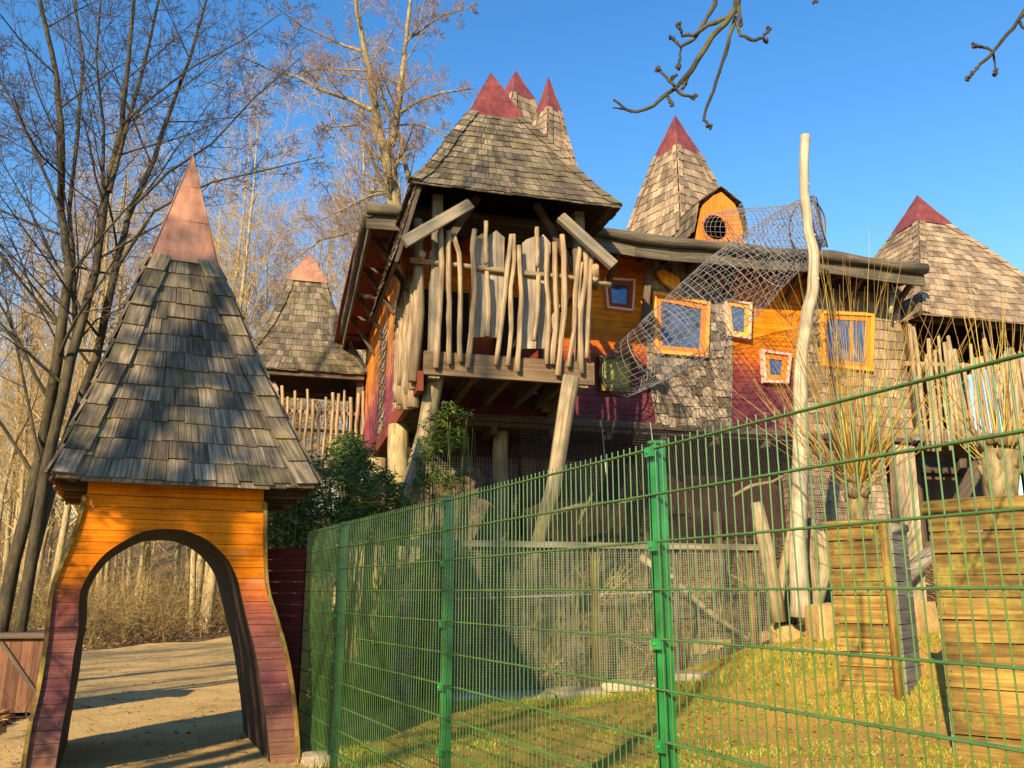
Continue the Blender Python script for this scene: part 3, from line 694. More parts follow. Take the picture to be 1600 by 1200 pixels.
# windows, measured on the wall
def ring(m_, pts, w, b0, b1, per=None):
    """frame of four mitred boards round quad pts (a,z) going inward by w"""
    c = V((sum(p[0] for p in pts) / 4, sum(p[1] for p in pts) / 4)); P = [V(p) for p in pts]
    inn = []
    for i in range(4):
        e1 = (P[i - 1] - P[i]).normalized(); e2 = (P[(i + 1) % 4] - P[i]).normalized(); s = abs(e1.x * e2.y - e1.y * e2.x); inn.append(P[i] + (e1 + e2) * (w / max(s, .3)))
    for i in range(4):
        j = (i + 1) % 4
        q0, q1, r1, r0 = P[i], P[j], inn[j], inn[i]
        m_.hexa([hw(q0.x, b0, q0.y), hw(r0.x, b0, r0.y), hw(r0.x, b1, r0.y), hw(q0.x, b1, q0.y), hw(q1.x, b0, q1.y), hw(r1.x, b0, r1.y), hw(r1.x, b1, r1.y), hw(q1.x, b1, q1.y)])
    return [tuple(p) for p in inn]
def window(label, px, outer, sash='orange', w=.075, w2=.09, b=WB, mull=False, name='window'):
    pts = [H.pb(x, y, b - .08) for x, y in px]
    m_ = MB(); inn = ring(m_, pts, w, b - .13, b + .03); o = m_.build(name, M[outer], h); o['label'] = label
    m2 = MB(); inn2 = ring(m2, inn, w2, b - .085, b + .02)
    if mull:
        x = lerp(inn2[0][0], inn2[1][0], mull); x2 = lerp(inn2[3][0], inn2[2][0], mull); m2.beam(hw(x, b - .06, inn2[0][1]), hw(x2, b - .06, inn2[3][1]), .05, .05, up=(0, 1, 0))
    m2.build('sash', M[sash], o)
    m3 = MB(); m3.quad([hw(p[0], b - .06, p[1]) for p in inn2]); m3.build('pane', M['glass'], o)
    return o, inn2
window('large orange window with yellow outer frame', [(1019, 455), (1109, 473), (1105, 559), (1023, 552)], 'yell', 'orange', .07, .11, WB - .03)
window('small pale framed window in the orange boards', [(1131, 466), (1174, 474), (1172, 531), (1137, 525)], 'pink', 'yell', .05, .09, WB - .02)
window('small crooked window with pale frame above the purple boards', [(1189, 546), (1236, 553), (1231, 600), (1193, 598)], 'pink', 'orange', .06, .12, WB)
window('small square window with pink trim in the shaded wall', [(943, 434), (992, 437), (989, 487), (948, 482)], 'pink', 'redb', .045, .10, WB)
window('tall orange window in the pale shingled wall', [(1281, 486), (1365, 490), (1363, 581), (1284, 572)], 'yell', 'orange', .07, .11, WB - .03, mull=.62)
# hatch where the net tunnel ends
pts = [H.pb(x, y, WB - .1) for x, y in ((935, 556), (991, 557), (988, 613), (938, 611))]
m_ = MB(); ring(m_, pts, .06, WB - .16, WB + .02); ho = m_.build('hatch', M['planter'], h); ho['label'] = 'square dull yellow hatch behind the lower end of the net tunnel'
m_ = MB(); m_.hexa([hw(pts[3][0], WB - .10, pts[3][1]), hw(pts[2][0], WB - .10, pts[2][1]), hw(pts[2][0], WB + .0, pts[2][1]), hw(pts[3][0], WB + .0, pts[3][1]), hw(pts[0][0], WB - .10, pts[0][1]), hw(pts[1][0], WB - .10, pts[1][1]), hw(pts[1][0], WB, pts[1][1]), hw(pts[0][0], WB, pts[0][1])]); m_.build('panel', M['matp'], ho)
# post and brace at the wall
m_ = MB(); m_.beam(hw(*[H.pb(1006, 512, 2.1)[0], 2.1], H.pb(1006, 512, 2.1)[1]), hw(H.pb(1014, 415, 1.9)[0], 1.9, H.pb(1014, 415, 1.9)[1]), .14, .14, up=(0, 1, 0)); m_.build('wall_post', M['dark'], h)
for a in (4.2, 6.9, 8.4, 9.9, 11.2): m_ = MB(); m_.beam(hw(a, WB - .02, 7.85), hw(a - .05, 1.42, 8.34), .09, .11); m_.build('eave_brace', M['dark'], h)
# carved crest boards above the big window and beside the dormer
m_ = MB(); p = [H.pb(x, y, WB - .2) for x, y in ((1026, 425), (1036, 421), (1060, 434), (1064, 446), (1050, 452), (1034, 440))]
m_.prism(p, lambda q, b: hw(q[0], b, q[1]), WB - .22, WB - .14); m_.build('carved_board', M['yell'], h)
# roof edge: log, fascia, slab
def edge_line(n=16):
    out = []
    for i in range(n + 1):
        a = lerp(-.95, 11.35, i / n); out.append((a, 1.3 + .05 * sin(a), 8.53 + .05 * sin(a * .9) + .02 * sin(a * 2.3)))
    return out
EL_ = edge_line(); m_ = MB(); m_.tube([hw(a, b - .03, z + .05) for a, b, z in EL_], [.115 + .02 * sin(a * 3) for a, b, z in EL_], 10); m_.build('eave_log', M['eavew'], h)
m_ = MB()
for (a0, b0, z0), (a1, b1, z1) in zip(EL_, EL_[1:]):
    m_.hexa([hw(a0 + .01, b0 + .03, z0 - .32), hw(a0 + .01, b0 + .08, z0 - .32), hw(a0 + .01, b0 + .08, z0 - .02), hw(a0 + .01, b0 + .03, z0 - .02), hw(a1, b1 + .03, z1 - .32), hw(a1, b1 + .08, z1 - .32), hw(a1, b1 + .08, z1 - .02), hw(a1, b1 + .03, z1 - .02)])
m_.build('fascia', M['eavew'], h)
m_ = MB(); vs = []; fs = []; 
for i, (a, b, z) in enumerate(EL_):
    for bb, dz in ((1.4, -.02), (4.2, .45), (7.5, .35), (10.2, -.15)): vs.append(hw(a + .02, bb, z + dz)); 
    for bb, dz in ((1.4, -.10), (4.2, .37), (7.5, .27), (10.2, -.23)): vs.append(hw(a + .02, bb, z + dz))
for i in range(len(EL_) - 1):
    for j in range(3):
        o = i * 8 + j; fs += [(o, o + 8, o + 9, o + 1), (o + 4, o + 5, o + 13, o + 12)]
n_ = (len(EL_) - 1) * 8
fs += [(0, 1, 5, 4), (1, 2, 6, 5), (2, 3, 7, 6), (n_, n_ + 4, n_ + 5, n_ + 1), (n_ + 1, n_ + 5, n_ + 6, n_ + 2), (n_ + 2, n_ + 6, n_ + 7, n_ + 3)]
for i in range(len(EL_) - 1): o = i * 8; fs += [(o, o + 4, o + 12, o + 8), (o + 3, o + 11, o + 15, o + 7)]
m_.add(vs, fs, [tuple(v) for v in vs]); rf = m_.build('main_roof', M['soffit'], h)
m_ = MB(); m_.beam(hw(8.6, 1.46, 8.66), hw(11.2, 1.46, 8.63), .05, .13); m_.build('roof_flashing', M['redm'], rf)
m_ = MB()
for i in range(19): a = 1 + i * .56; m_.beam(hw(a, 1.45, 8.33), hw(a, 2.25, 8.5), .07, .12)
m_.build('rafter', M['dark'], rf)
# left side: log, barge, soffit, brackets
m_ = MB(); m_.tube([hw(-.92 + .022 * i, 1.25 + i * .93, 8.46 + .05 * sin(i)) for i in range(10)], .10, 9); m_.build('eave_log', M['eavew'], h)
m_ = MB(); m_.beam(hw(-.86, 1.3, 8.26), hw(-.68, 9.8, 8.22), .05, .2); m_.build('fascia', M['eavew'], h)
for i in range(5):
    b = 2.3 + i * 1.75; m_ = MB(); m_.beam(hw(-.72, b, 8.36), hw(-.0, b, 8.36), .12, .10); m_.beam(hw(-.62, b + .02, 8.33), hw(-.02, b + .02, 7.45), .08, .09); m_.build('eave_brace', M['dark'], h)
# side wall: boards and shingle strips, wavy edges
sw = MB(); segs = [(2.32, 3.6, 's'), (3.6, 5.0, 'p'), (5.0, 6.2, 's'), (6.2, 9.85, 'p')]
def wav(b, z, k): return b + .18 * sin(z * 1.7 + k * 2.1) * (1 if .1 < b - 2.32 < 7.4 else 0)
for b0, b1, ty in segs:
    if ty == 'p':
        z = 4.85
        while z < 8.4:
            zt = z + .118; l0, r0, l1, r1 = wav(b0, z, b0), wav(b1, z, b1), wav(b0, zt, b0), wav(b1, zt, b1)
            sw.hexa([hw(-.03, l0, z), hw(0, l0, z), hw(0, l1, zt), hw(-.03, l1, zt), hw(-.03, r0, z), hw(0, r0, z), hw(0, r1, zt), hw(-.03, r1, zt)]); z += .124
swo = sw.build('side_wall', M['walls'], h)
m_ = MB(); m_.hexa([hw(0.005, 2.5, 4.85), hw(.1, 2.5, 4.85), hw(.1, 9.85, 4.85), hw(0.005, 9.85, 4.85), hw(0.005, 2.5, 8.6), hw(.1, 2.5, 8.6), hw(.1, 9.85, 8.6), hw(0.005, 9.85, 8.6)]); m_.build('frame_wall', M['dark'], h)
for b0, b1, ty in segs:
    if ty == 's':
        m_ = MB(); P = lambda u, t: hw(-.02, lerp(wav(b1, lerp(4.8, 7.6, t), b1), wav(b0, lerp(4.8, 7.6, t), b0), u), lerp(4.8, 7.6, t))
        shingle_face(m_, P, 16, .15, lift=.03, ragged=.05); m_.build('shingle_strip', M['shing2'], swo)
        m_ = MB(); 
        z = 7.6
        while z < 8.4:
            m_.hexa([hw(-.04, b0, z), hw(-.01, b0, z), hw(-.01, b0, z + .118), hw(-.04, b0, z + .118), hw(-.04, b1, z), hw(-.01, b1, z), hw(-.01, b1, z + .118), hw(-.04, b1, z + .118)]); z += .124
        m_.build('upper_boards', M['walls'], swo)
m_ = MB(); m_.beam(hw(-.06, -.0, 5.0), hw(-.06, 9.9, 4.72), .1, .34); m_.build('side_beam', M['soffit'], h)
# ---------- balcony ----------
bal = MB()
bal.beam(hw(-.02, -.02, 5.30), hw(2.98, -.02, 5.30), .10, .40); bo = bal.build('balcony', M['beamw'], h)
m_ = MB()
for i in range(16): m_.beam(hw(.0, .08 + i * .14, 5.46), hw(2.92, .08 + i * .14, 5.46), .13, .04)
m_.build('deck', M['dark'], bo)
for a in (.35, .95, 1.55, 2.15, 2.6):
    m_ = MB(); m_.beam(hw(a, .05, 5.30), hw(a, 5.5, 5.05), .12, .2); m_.build('joist', M['dark'], bo)
m_ = MB(); m_.beam(hw(2.9, .05, 5.3), hw(2.9, 2.4, 5.15), .1, .36); m_.build('side_joist', M['logw'], bo)
for a, b, z1 in ((.16, .06, 8.35), (2.78, .06, 8.35), (.16, 2.1, 8.35), (2.78, 2.1, 8.35)):
    m_ = MB(); m_.beam(hw(a, b, 5.05), hw(a, b, z1), .18, .18, up=(H.b[0], H.b[1], 0)); m_.build('corner_post', M['logw'], bo)
def wob(pts, n, amp, fr, bb):
    """px list -> smooth bent stick in the plane b"""
    out = []
    for i in range(n + 1):
        t = i / n * (len(pts) - 1); k = min(int(t), len(pts) - 2); q = t - k
        x, y = lerp(pts[k][0], pts[k + 1][0], q), lerp(pts[k][1], pts[k + 1][1], q); a, z = fr.pb(x, y, bb)
        s = U(-amp, amp) * (0 < i < n); out.append(fr.w(a + s, bb + U(-amp, amp) * .6, z))
    return out
def zz(x, y): return (520 + x / 3, 300 + y / 3)
m_ = MB(); m_.tube(wob([zz(362, 318), zz(600, 345), zz(800, 370), zz(1100, 400), zz(1302, 435)], 12, .01, H, -.045), .05, 9); m_.build('hand_rail', M['drift'], bo)
m_ = MB(); m_.tube([hw(-.12, -.25, 7.13), hw(-.12, 1, 7.05), hw(-.12, 2.4, 7.1)], .06, 9); m_.build('hand_rail', M['drift'], bo)
m_ = MB(); m_.tube([hw(3.0, -.15, 7.05), hw(3.02, 1, 7.05), hw(3.05, 1.9, 7.1)], .06, 9); m_.tube([hw(2.95, -.3, 7.2), hw(3.15, .2, 7.0)], .07, 8); m_.build('hand_rail', M['drift'], bo)
PK = [([(502, 170), (512, 330), (500, 560), (483, 825)], .046), ([(543, 182), (545, 480), (545, 808)], .042), ([(565, 195), (597, 300), (600, 560), (590, 680), (599, 795)], .04),
      ([(665, 175), (655, 280), (665, 450), (650, 620), (632, 825)], .042), ([(718, 137), (717, 240), (720, 338)], .035), ([(722, 372), (730, 520), (720, 678)], .038),
      ([(838, 200), (812, 420), (795, 600), (763, 812)], .04), ([(848, 198), (852, 330), (830, 480), (840, 620), (820, 815)], .036), ([(872, 250), (885, 480), (875, 640), (868, 842)], .038),
      ([(957, 165), (960, 260), (957, 352)], .036), ([(965, 390), (962, 520), (943, 698)], .038), ([(1005, 250), (1000, 400), (1012, 520), (1002, 808)], .04),
      ([(1040, 236), (1042, 420), (1050, 560), (1030, 808)], .044), ([(1075, 200), (1085, 380), (1085, 560), (1055, 862)], .046), ([(1160, 250), (1135, 480), (1130, 650), (1105, 820)], .038),
      ([(1185, 245), (1188, 400), (1160, 560), (1167, 852)], .045), ([(1212, 280), (1205, 460), (1190, 780)], .036), ([(1168, 330), (1150, 480), (1165, 700)], .03),
      ([(1060, 530), (1030, 600), (1050, 690)], .03)]
for pts, r in PK:
    m_ = MB(); q = wob([zz(x, y) for x, y in pts], 9, .007, H, -.15 if r > .035 else -.13); n = len(q)
    m_.tube(q, [r * U(.88, 1.12) * 1.12 for i in range(n)], 8, flat=.8); m_.build('picket', M['drift'], bo)
for poly, lab in (([(672, 215), (700, 195), (735, 218), (737, 680), (660, 682)], None), ([(730, 205), (765, 182), (804, 215), (797, 500), (780, 684), (741, 684)], None),
                  ([(888, 240), (905, 225), (945, 210), (955, 680), (955, 735), (888, 735)], None), ([(958, 225), (985, 200), (1020, 240), (1015, 480), (1000, 735), (958, 735)], None)):
    p = [H.pb(*zz(x, y), .03) for x, y in poly]; m_ = MB(); m_.prism(p, lambda q, b: hw(q[0], b, q[1]), .01, .045); m_.build('pointed_board', M['board'], bo)
# side slabs of the balcony
for i in range(11):
    b = .25 + i * .21; m_ = MB(); r = U(.07, .12); zt = 6.9 + U(-.4, .55); zb = 4.62 + U(-.12, .35) + .05 * i
    m_.tube([hw(-.12 + U(-.03, .03), b + U(-.03, .03) * (0 < j < 6), lerp(zb, zt, j / 6)) for j in range(7)], [r * U(.85, 1.1) for _ in range(7)], 8, flat=.6); m_.build('picket', M['drift'], bo)
m_ = MB(); m_.tube([hw(-.16, .12, 5.0), hw(-.1, .12, 6.2), hw(-.16, .12, 7.9)], [.09, .1, .09], 8); m_.build('picket', M['drift'], bo)
m_ = MB(); m_.tube([hw(-.12, -.35, 7.55), hw(-.14, .5, 7.55)], .085, 9); m_.build('log_stub', M['drift'], bo)
for a0, z0, a1, z1 in ((*H.pb(735, 318, -.3), *H.pb(630, 381, -.42)), (*H.pb(876, 338, -.3), *H.pb(957, 417, -.42))):
    m_ = MB(); m_.beam(hw(a0, -.28, z0), hw(a1, -.48, z1), .10, .19, up=(.3, .2, 1)); m_.build('roof_brace', M['logw'], bo)
for k in (-1, 1):
    m_ = MB(); m_.beam(hw(1.47 + k * .55, .2, 8.5), hw(1.47 + k * 1.25, .2, 7.3), .09, .13); m_.build('inner_brace', M['dark'], bo)
# black panels painting the dark of two door openings, and a small orange bench seen through the pickets
m_ = MB(); m_.box(hw(.75, WB - .06, 6.45), .95, .05, 1.9, H.t); m_.build('doorway_shade', M['black'], h)
m_ = MB(); m_.box(hw(2.05, WB - .06, 6.45), .55, .05, 1.9, H.t); m_.build('doorway_shade', M['black'], h)
m_ = MB(); m_.beam(hw(1.9, 1.2, 5.7), hw(2.4, 1.2, 5.7), .3, .08); m_.beam(hw(1.95, 1.25, 5.5), hw(1.95, 1.25, 5.66), .08, .08); m_.beam(hw(2.35, 1.25, 5.5), hw(2.35, 1.25, 5.66), .08, .08)
m_.build('bench', M['yell'], bo)
for pxs, r0, r1, nm, mk in (([(683, 578), (662, 690), (637, 790)], .145, .17, 'stilt', 'post'), ([(893, 588), (877, 690), (862, 770), (843, 838)], .145, .12, 'stilt', 'post')):
    q = [W(x, y, 14.35 + .12 * i) for i, (x, y) in enumerate(pxs)]; q[-1].z -= .0
    m_ = MB(); 
    pts = []
    for i in range(10):
        t = i / 9 * (len(q) - 1); k = min(int(t), len(q) - 2); pts.append(q[k].lerp(q[k + 1], t - k) + V((U(-.012, .012), 0, 0)))
    pts.append(pts[-1] + (pts[-1] - pts[-2]) * 2.0)
    m_.tube(pts, [lerp(r0, r1, i / 9) for i in range(11)], 12); m_.build(nm, M[mk], h)
for a, b, z0, z1, r, mk in ((2.05, 2.85, 2.2, 4.8, .15, 'post'), (-.02, 2.7, 1.8, 4.75, .2, 'barkl'), (-.25, 4.2, 1.3, 4.3, .21, 'barkl'), (-.2, 6.5, .6, 4.7, .2, 'barkl'), (4.6, 4.0, 1.6, 4.8, .14, 'dark'), (7.6, 4.5, 2.6, 4.8, .16, 'dark')):
    m_ = MB(); sh_ = .28 if r == .16 else 0
    m_.tube([hw(a - sh_ + sh_ * j / 6 + .02 * sin(j * 2 + a), b, lerp(z0, z1, j / 6)) for j in range(7)], [r * lerp(1.12, 1, j / 6) for j in range(7)], 12); m_.build('stilt', M[mk], h)
# ---------- roofs ----------
roof_tower(h, H, 1.5, 1.35, [(8.28, 1.86), (8.66, 1.60), (9.2, 1.30), (9.85, .98), (10.7, .52)], 14, .17, 12.0, M['redm'], M['shing'], hipw=.15, apex=(.0, .25), cap_over=-.01)
m_ = MB(); f0 = H.pb(652, 290, -.45); f1 = H.pb(616, 408, -.45)
m_.hexa([hw(f1[0], -.45, f1[1]), hw(f1[0] + .07, -.45, f1[1]), hw(f1[0] + .07, 3.0, f1[1]), hw(f1[0], 3.0, f1[1]), hw(f0[0] - .02, -.45, f0[1]), hw(f0[0] + .08, -.45, f0[1]), hw(f0[0] + .08, 3.0, f0[1]), hw(f0[0] - .02, 3.0, f0[1])])
sk = m_.build('roof_skirt', M['dark'], h)
m_ = MB(); P = lambda u, t: hw(lerp(f1[0], f0[0], t) - .01, lerp(3.0, -.48, u), lerp(f1[1], f0[1], t)); shingle_face(m_, P, 7, .16, lift=.02); m_.build('shingles', M['shing'], sk)
# turrets on the main roof
def turret(px, py, b, prof_px, capy, rot, sh, capm=M['redm'], rows=12, wm=.16):
    a, z = H.pb(px, py, b); prof = []
    for y, w in prof_px:
        _, zz_ = H.pb(px, y, b); q = H.w(a, b, zz_); zc = q.y * CT + (q.z - EYE) * ST; prof.append((zz_, w * zc / F))
    prof.sort(); k = sqrt(2) if abs(rot) > .4 else 1.0
    prof = [(zz_, w / k * .88) for zz_, w in prof]
    return roof_tower(h, H, a, b, prof, rows, wm, z, capm, sh, rot=rot, hipw=.11, cap_over=-.02)
V_ = math.atan2(4.5, 18) 
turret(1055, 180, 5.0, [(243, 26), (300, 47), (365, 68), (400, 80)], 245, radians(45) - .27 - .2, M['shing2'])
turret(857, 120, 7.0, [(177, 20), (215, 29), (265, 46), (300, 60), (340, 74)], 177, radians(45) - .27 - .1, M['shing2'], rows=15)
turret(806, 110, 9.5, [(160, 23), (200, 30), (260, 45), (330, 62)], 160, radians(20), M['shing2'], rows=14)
# right tower
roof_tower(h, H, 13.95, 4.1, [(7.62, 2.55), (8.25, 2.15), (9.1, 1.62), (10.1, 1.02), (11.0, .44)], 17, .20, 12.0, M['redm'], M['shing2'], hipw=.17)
# far left tower
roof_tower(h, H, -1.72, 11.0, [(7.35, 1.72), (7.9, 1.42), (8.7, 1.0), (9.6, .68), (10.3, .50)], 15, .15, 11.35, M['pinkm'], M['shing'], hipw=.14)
# far tower balcony
m_ = MB(); m_.beam(hw(-3.1, 9.6, 4.85), hw(-.0, 9.6, 4.85), .1, .3)
for i in range(14): m_.beam(hw(-3.1, 9.7 + i * .2, 4.98), hw(0, 9.7 + i * .2, 4.98), .19, .04)
fb = m_.build('far_balcony', M['logw'], h)
for a, b in ((-3.0, 9.7), (-.15, 9.7), (-3.0, 12.3), (-.15, 12.3)):
    m_ = MB(); m_.beam(hw(a, b, 1.5), hw(a, b, 7.5), .2, .2); m_.build('corner_post', M['dark'], fb)
m_ = MB(); m_.beam(hw(-3.1, 9.62, 6.3), hw(0, 9.62, 6.3), .06, .09); m_.beam(hw(-3.1, 12.4, 6.3), hw(0, 12.4, 6.3), .06, .09); m_.build('hand_rail', M['drift'], fb)
for i in range(19):
    a = -3.05 + i * .165; m_ = MB(); r = U(.032, .05); zt = 6.6 + U(-.2, .45)
    m_.tube([hw(a + U(-.03, .03), 9.53, lerp(4.7, zt, j / 5)) for j in range(6)], [r * U(.85, 1.15) for _ in range(6)], 6); m_.build('picket', M['drift'], fb)
for k_, a in enumerate((-2.75,)):
    m_ = MB(); m_.prism([(a, 5.0), (a + .42, 5.0), (a + .42, 6.9), (a + .3, 7.1), (a, 6.9)], lambda q, b: hw(q[0], b, q[1]), 9.66, 9.7); m_.build('pointed_board', M['board'], fb)
m_ = MB(); m_.beam(hw(-3.3, 9.4, 7.28), hw(-.1, 9.4, 7.28), .12, .14); m_.build('eave_beam', M['dark'], fb)
for a0, a1 in ((-2.95, -3.3),):
    m_ = MB(); m_.beam(hw(-2.6, 9.5, 7.4), hw(-3.25, 9.3, 6.7), .1, .14); m_.build('roof_brace', M['logw'], fb)
# right tower balcony
RBb = 2.15
m_ = MB(); m_.beam(hw(11.35, RBb, 5.0), hw(16.2, RBb, 5.0), .1, .26)
for i in range(16): m_.beam(hw(11.4, RBb + .15 + i * .2, 5.14), hw(16.2, RBb + .15 + i * .2, 5.14), .19, .04)
rb = m_.build('right_balcony', M['logw'], h)
m_ = MB(); m_.box(hw(14.1, 6.2, 6.25), 5.4, .1, 2.9, H.t, 0); m_.build('dark_wall', M['dark'], rb)
for a, b in ((11.6, RBb + .1), (16.0, RBb + .1), (11.6, 5.9), (16.0, 5.9)):
    m_ = MB(); m_.beam(hw(a, b, 4.7), hw(a, b, 8.0), .2, .2); m_.build('corner_post', M['dark'], rb)
m_ = MB(); m_.tube([hw(11.3, RBb - .03, 6.62), hw(13.5, RBb - .03, 6.7), hw(16.2, RBb - .03, 6.62)], .06, 8); m_.build('hand_rail', M['drift'], rb)
for i in range(34):
    a = 11.45 + i * .142; m_ = MB(); r = U(.035, .058); zt = 6.95 + U(-.3, .6); zb = 4.7 + U(-.1, .2); ln = U(-.12, .12)
    m_.tube([hw(a + U(-.02, .02) + ln * j / 5, RBb - .12, lerp(zb, zt, j / 5)) for j in range(6)], [r * U(.85, 1.15) for _ in range(6)], 7); m_.build('picket', M['post' if i % 3 else 'drift'], rb)
m_ = MB(); m_.prism([(14.05, 5.2), (14.6, 5.2), (14.62, 6.95), (14.35, 7.25), (14.0, 6.95)], lambda q, b: hw(q[0], b, q[1]), RBb, RBb + .04); m_.build('pointed_board', M['board'], rb)
m_ = MB(); m_.beam(hw(15.0, 1.85, 7.55), hw(16.0, 1.75, 6.75), .1, .2); m_.build('roof_brace', M['logw'], rb)
m_ = MB(); m_.beam(hw(11.5, 1.9, 7.66), hw(16.4, 1.9, 7.66), .12, .14); m_.build('eave_beam', M['dark'], rb)
for a0, z0, a1, z1 in ((12.1, 2.9, 13.6, 4.85), (14.0, 2.8, 15.6, 4.85)):
    m_ = MB(); m_.beam(hw(a0, RBb + .3, z0), hw(a1, RBb + .3, z1), .14, .26); m_.build('under_brace', M['dark' if a0 < 13 else 'post'], rb)
for a in (12.4, 15.9):
    m_ = MB(); m_.tube([hw(a, 3.6, 1.2), hw(a, 3.6, 4.9)], .2, 10); m_.build('stilt', M['dark'], rb)
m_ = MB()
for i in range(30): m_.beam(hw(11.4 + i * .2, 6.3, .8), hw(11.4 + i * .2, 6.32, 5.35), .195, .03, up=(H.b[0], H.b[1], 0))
m_.build('under_shade_wall', M['dark'], rb)  # planks added to darken the open gap under the tower
# square pale leg near the right balcony
q0, q1, q2 = W(1408, 700, 15.6), W(1416, 830, 15.4), W(1425, 945, 15.2)
m_ = MB(); m_.beam(q2 - V((0, 0, .3)), q0, .36, .3, up=(0, 1, 0), w2=.34); m_.build('stilt', M['post'], h)
m_ = MB(); m_.tube([W(1408, 905, 14.9), W(1452, 868, 15.2), W(1500, 845, 15.4)], [.15, .14, .13], 10); m_.build('strut_log', M['logw'], h)
# shingled column under the wall
a0, _ = H.pb(1262, 760, 2.6); a1, _ = H.pb(1385, 760, 2.6)
m_ = MB()
for c in (((a0, 2.6), (a1, 2.6)), ((a1, 2.6), (a1, 4.4)), ((a0, 4.4), (a0, 2.6))):
    P = lambda u, t, c=c: hw(lerp(c[0][0], c[1][0], u), lerp(c[0][1], c[1][1], u), lerp(2.2, 4.82, t))
    m_.quad([P(0, 0), P(1, 0), P(1, 1), P(0, 1)]); shingle_face(m_, P, 20, .16, ragged=.02)
m_.build('shingled_column', M['shing2'], h)
# brown plank wall, darkened and set to block light under the floor
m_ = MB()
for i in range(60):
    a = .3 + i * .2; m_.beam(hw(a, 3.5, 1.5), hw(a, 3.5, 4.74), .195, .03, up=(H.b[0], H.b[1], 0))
m_.build('under_shade_wall', wood('shade_brown_boards', (.015, .008, .006), (.05, .022, .016), (.09, .04, .028)), h)
m_ = MB()
for i in range(10): m_.beam(hw(.6 + i * 1.2, 2.35, 4.68), hw(.6 + i * 1.2, 6.4, 4.68), .12, .16)
m_.build('floor_joist', M['dark'], h)
# dormer
a, z = H.pb(1120, 355, 2.75); DB = 2.75
po = [H.pb(x, y, DB) for x, y in ((1086, 395), (1088, 360), (1096, 322), (1123, 298), (1150, 322), (1160, 362), (1158, 396))]
hc = H.pb(1117, 356, DB); hr_ = .30
# front board with a round hole: fan between outline and circle
N = 28; m_ = MB(); vs = []; fs = []
def outline(ang):
    d = V((cos(ang), sin(ang))); best = 9
    for i in range(len(po)):
        p, q = V(po[i]) - V(hc), V(po[(i + 1) % len(po)]) - V(hc); e = q - p; den = d.x * e.y - d.y * e.x
        if abs(den) < 1e-9: continue
        t_ = (p.x * e.y - p.y * e.x) / den; s_ = (p.x * d.y - p.y * d.x) / den
        if t_ > 0 and -1e-6 <= s_ <= 1 + 1e-6: best = min(best, t_)
    return best
for i in range(N):
    an = 2 * pi * i / N; o_ = outline(an)
    for rr in (hr_, o_):
        for b in (DB - .03, DB + .03): vs.append(hw(hc[0] + cos(an) * rr, b, hc[1] + sin(an) * rr))
for i in range(N):
    a_, b_ = i * 4, ((i + 1) % N) * 4
    fs += [(a_, a_ + 2, b_ + 2, b_), (a_ + 1, b_ + 1, b_ + 3, a_ + 3), (a_, b_, b_ + 1, a_ + 1), (a_ + 2, a_ + 3, b_ + 3, b_ + 2)]
m_.add(vs, fs, [tuple(v) for v in vs]); do = m_.build('dormer', M['orange'], h)
m_ = MB(); P = [V(p) for p in po]; dd = 2.2
back = lambda p, k: hw(p[0], DB + k, p[1])
for i in (0, 1, 4, 5): m_.quad([back(P[i], .03), back(P[i + 1], .03), back(P[i + 1], dd), back(P[i], dd)])
m_.quad([back(P[j], 1.2) for j in range(7)])
m_.build('side_boards', M['under'], do)
m_ = MB(); ap = P[3] + V((0, .06))
lo = P[1] + V((-.08, -.1)); mdl = P[2] + V((-.1, .03)); ro_ = P[5] + V((.08, -.1)); mdr = P[4] + V((.1, .03))
for pa_, pb_ in ((lo, mdl), (mdl, ap), (mdr, ap), (ro_, mdr)):
    f_ = (lambda u, t, pa_=pa_, pb_=pb_: hw(lerp(pa_.x, pb_.x, t), DB + (-.1 + 2.3 * (1 - u)) , lerp(pa_.y, pb_.y, t)))
    g_ = (lambda u, t, f_=f_: f_(1 - u, t)) if pa_.x > hc[0] and pb_.x > hc[0] - .3 and pa_ in (mdr, ro_) else f_
    shingle_face(m_, g_, 3, .16, lift=.02)
m_.build('dormer_shingles', M['shing'], do)
# flue and little details on the wall
m_ = MB(); p = H.pb(1392, 490, 1.9); q = H.pb(1393, 458, 1.9); m_.tube([hw(p[0], 1.9, p[1]), hw(q[0], 1.9, q[1])], .045, 8); m_.tube([hw(q[0], 1.9, q[1]), hw(q[0], 1.9, q[1] + .05)], .075, 8); m_.build('flue', M['galv'], h)
# netting hung below the floor
nt_ = thing('hanging_netting', hw(5, 1.9, 3.5), 'fine dark netting hung below the purple wall down to the pen', 'netting')
m_ = MB(); NA0, NA1 = 2.2, 9.1
for i in range(int((NA1 - NA0) / .05)):
    a = NA0 + i * .05; m_.tube([hw(a, 1.95 + .03 * sin(a * 3), 4.9), hw(a, 1.7, 3.5), hw(a, 1.45, 2.3)], .004, 3, False)
for j in range(52):
    t = j / 51; m_.tube([hw(lerp(NA0, NA1, k / 14), lerp(1.95, 1.45, t) + .02 * sin(k * 2.1 + j * .2), lerp(4.9, 2.3, t) - .02 * sin(k * 1.3)) for k in range(15)], .004, 3, False)
m_.build('net', M['netd'], nt_)
m_ = MB()
for a in (3.85, 4.9): m_.tube([hw(a, 1.9, 4.9), hw(a + .02, 1.6, 3.0)], .012, 5)
m_.build('tie_rope', M['galv'], nt_)
n2 = thing('aviary_netting', hw(.6, 2.6, 3.3), 'brownish mesh screen behind the bamboo under the balcony', 'netting')
m_ = MB()
for i in range(50): a = -.1 + i * .05; m_.tube([hw(a, 2.75, 4.2), hw(a, 2.75, 2.0)], .003, 3, False)
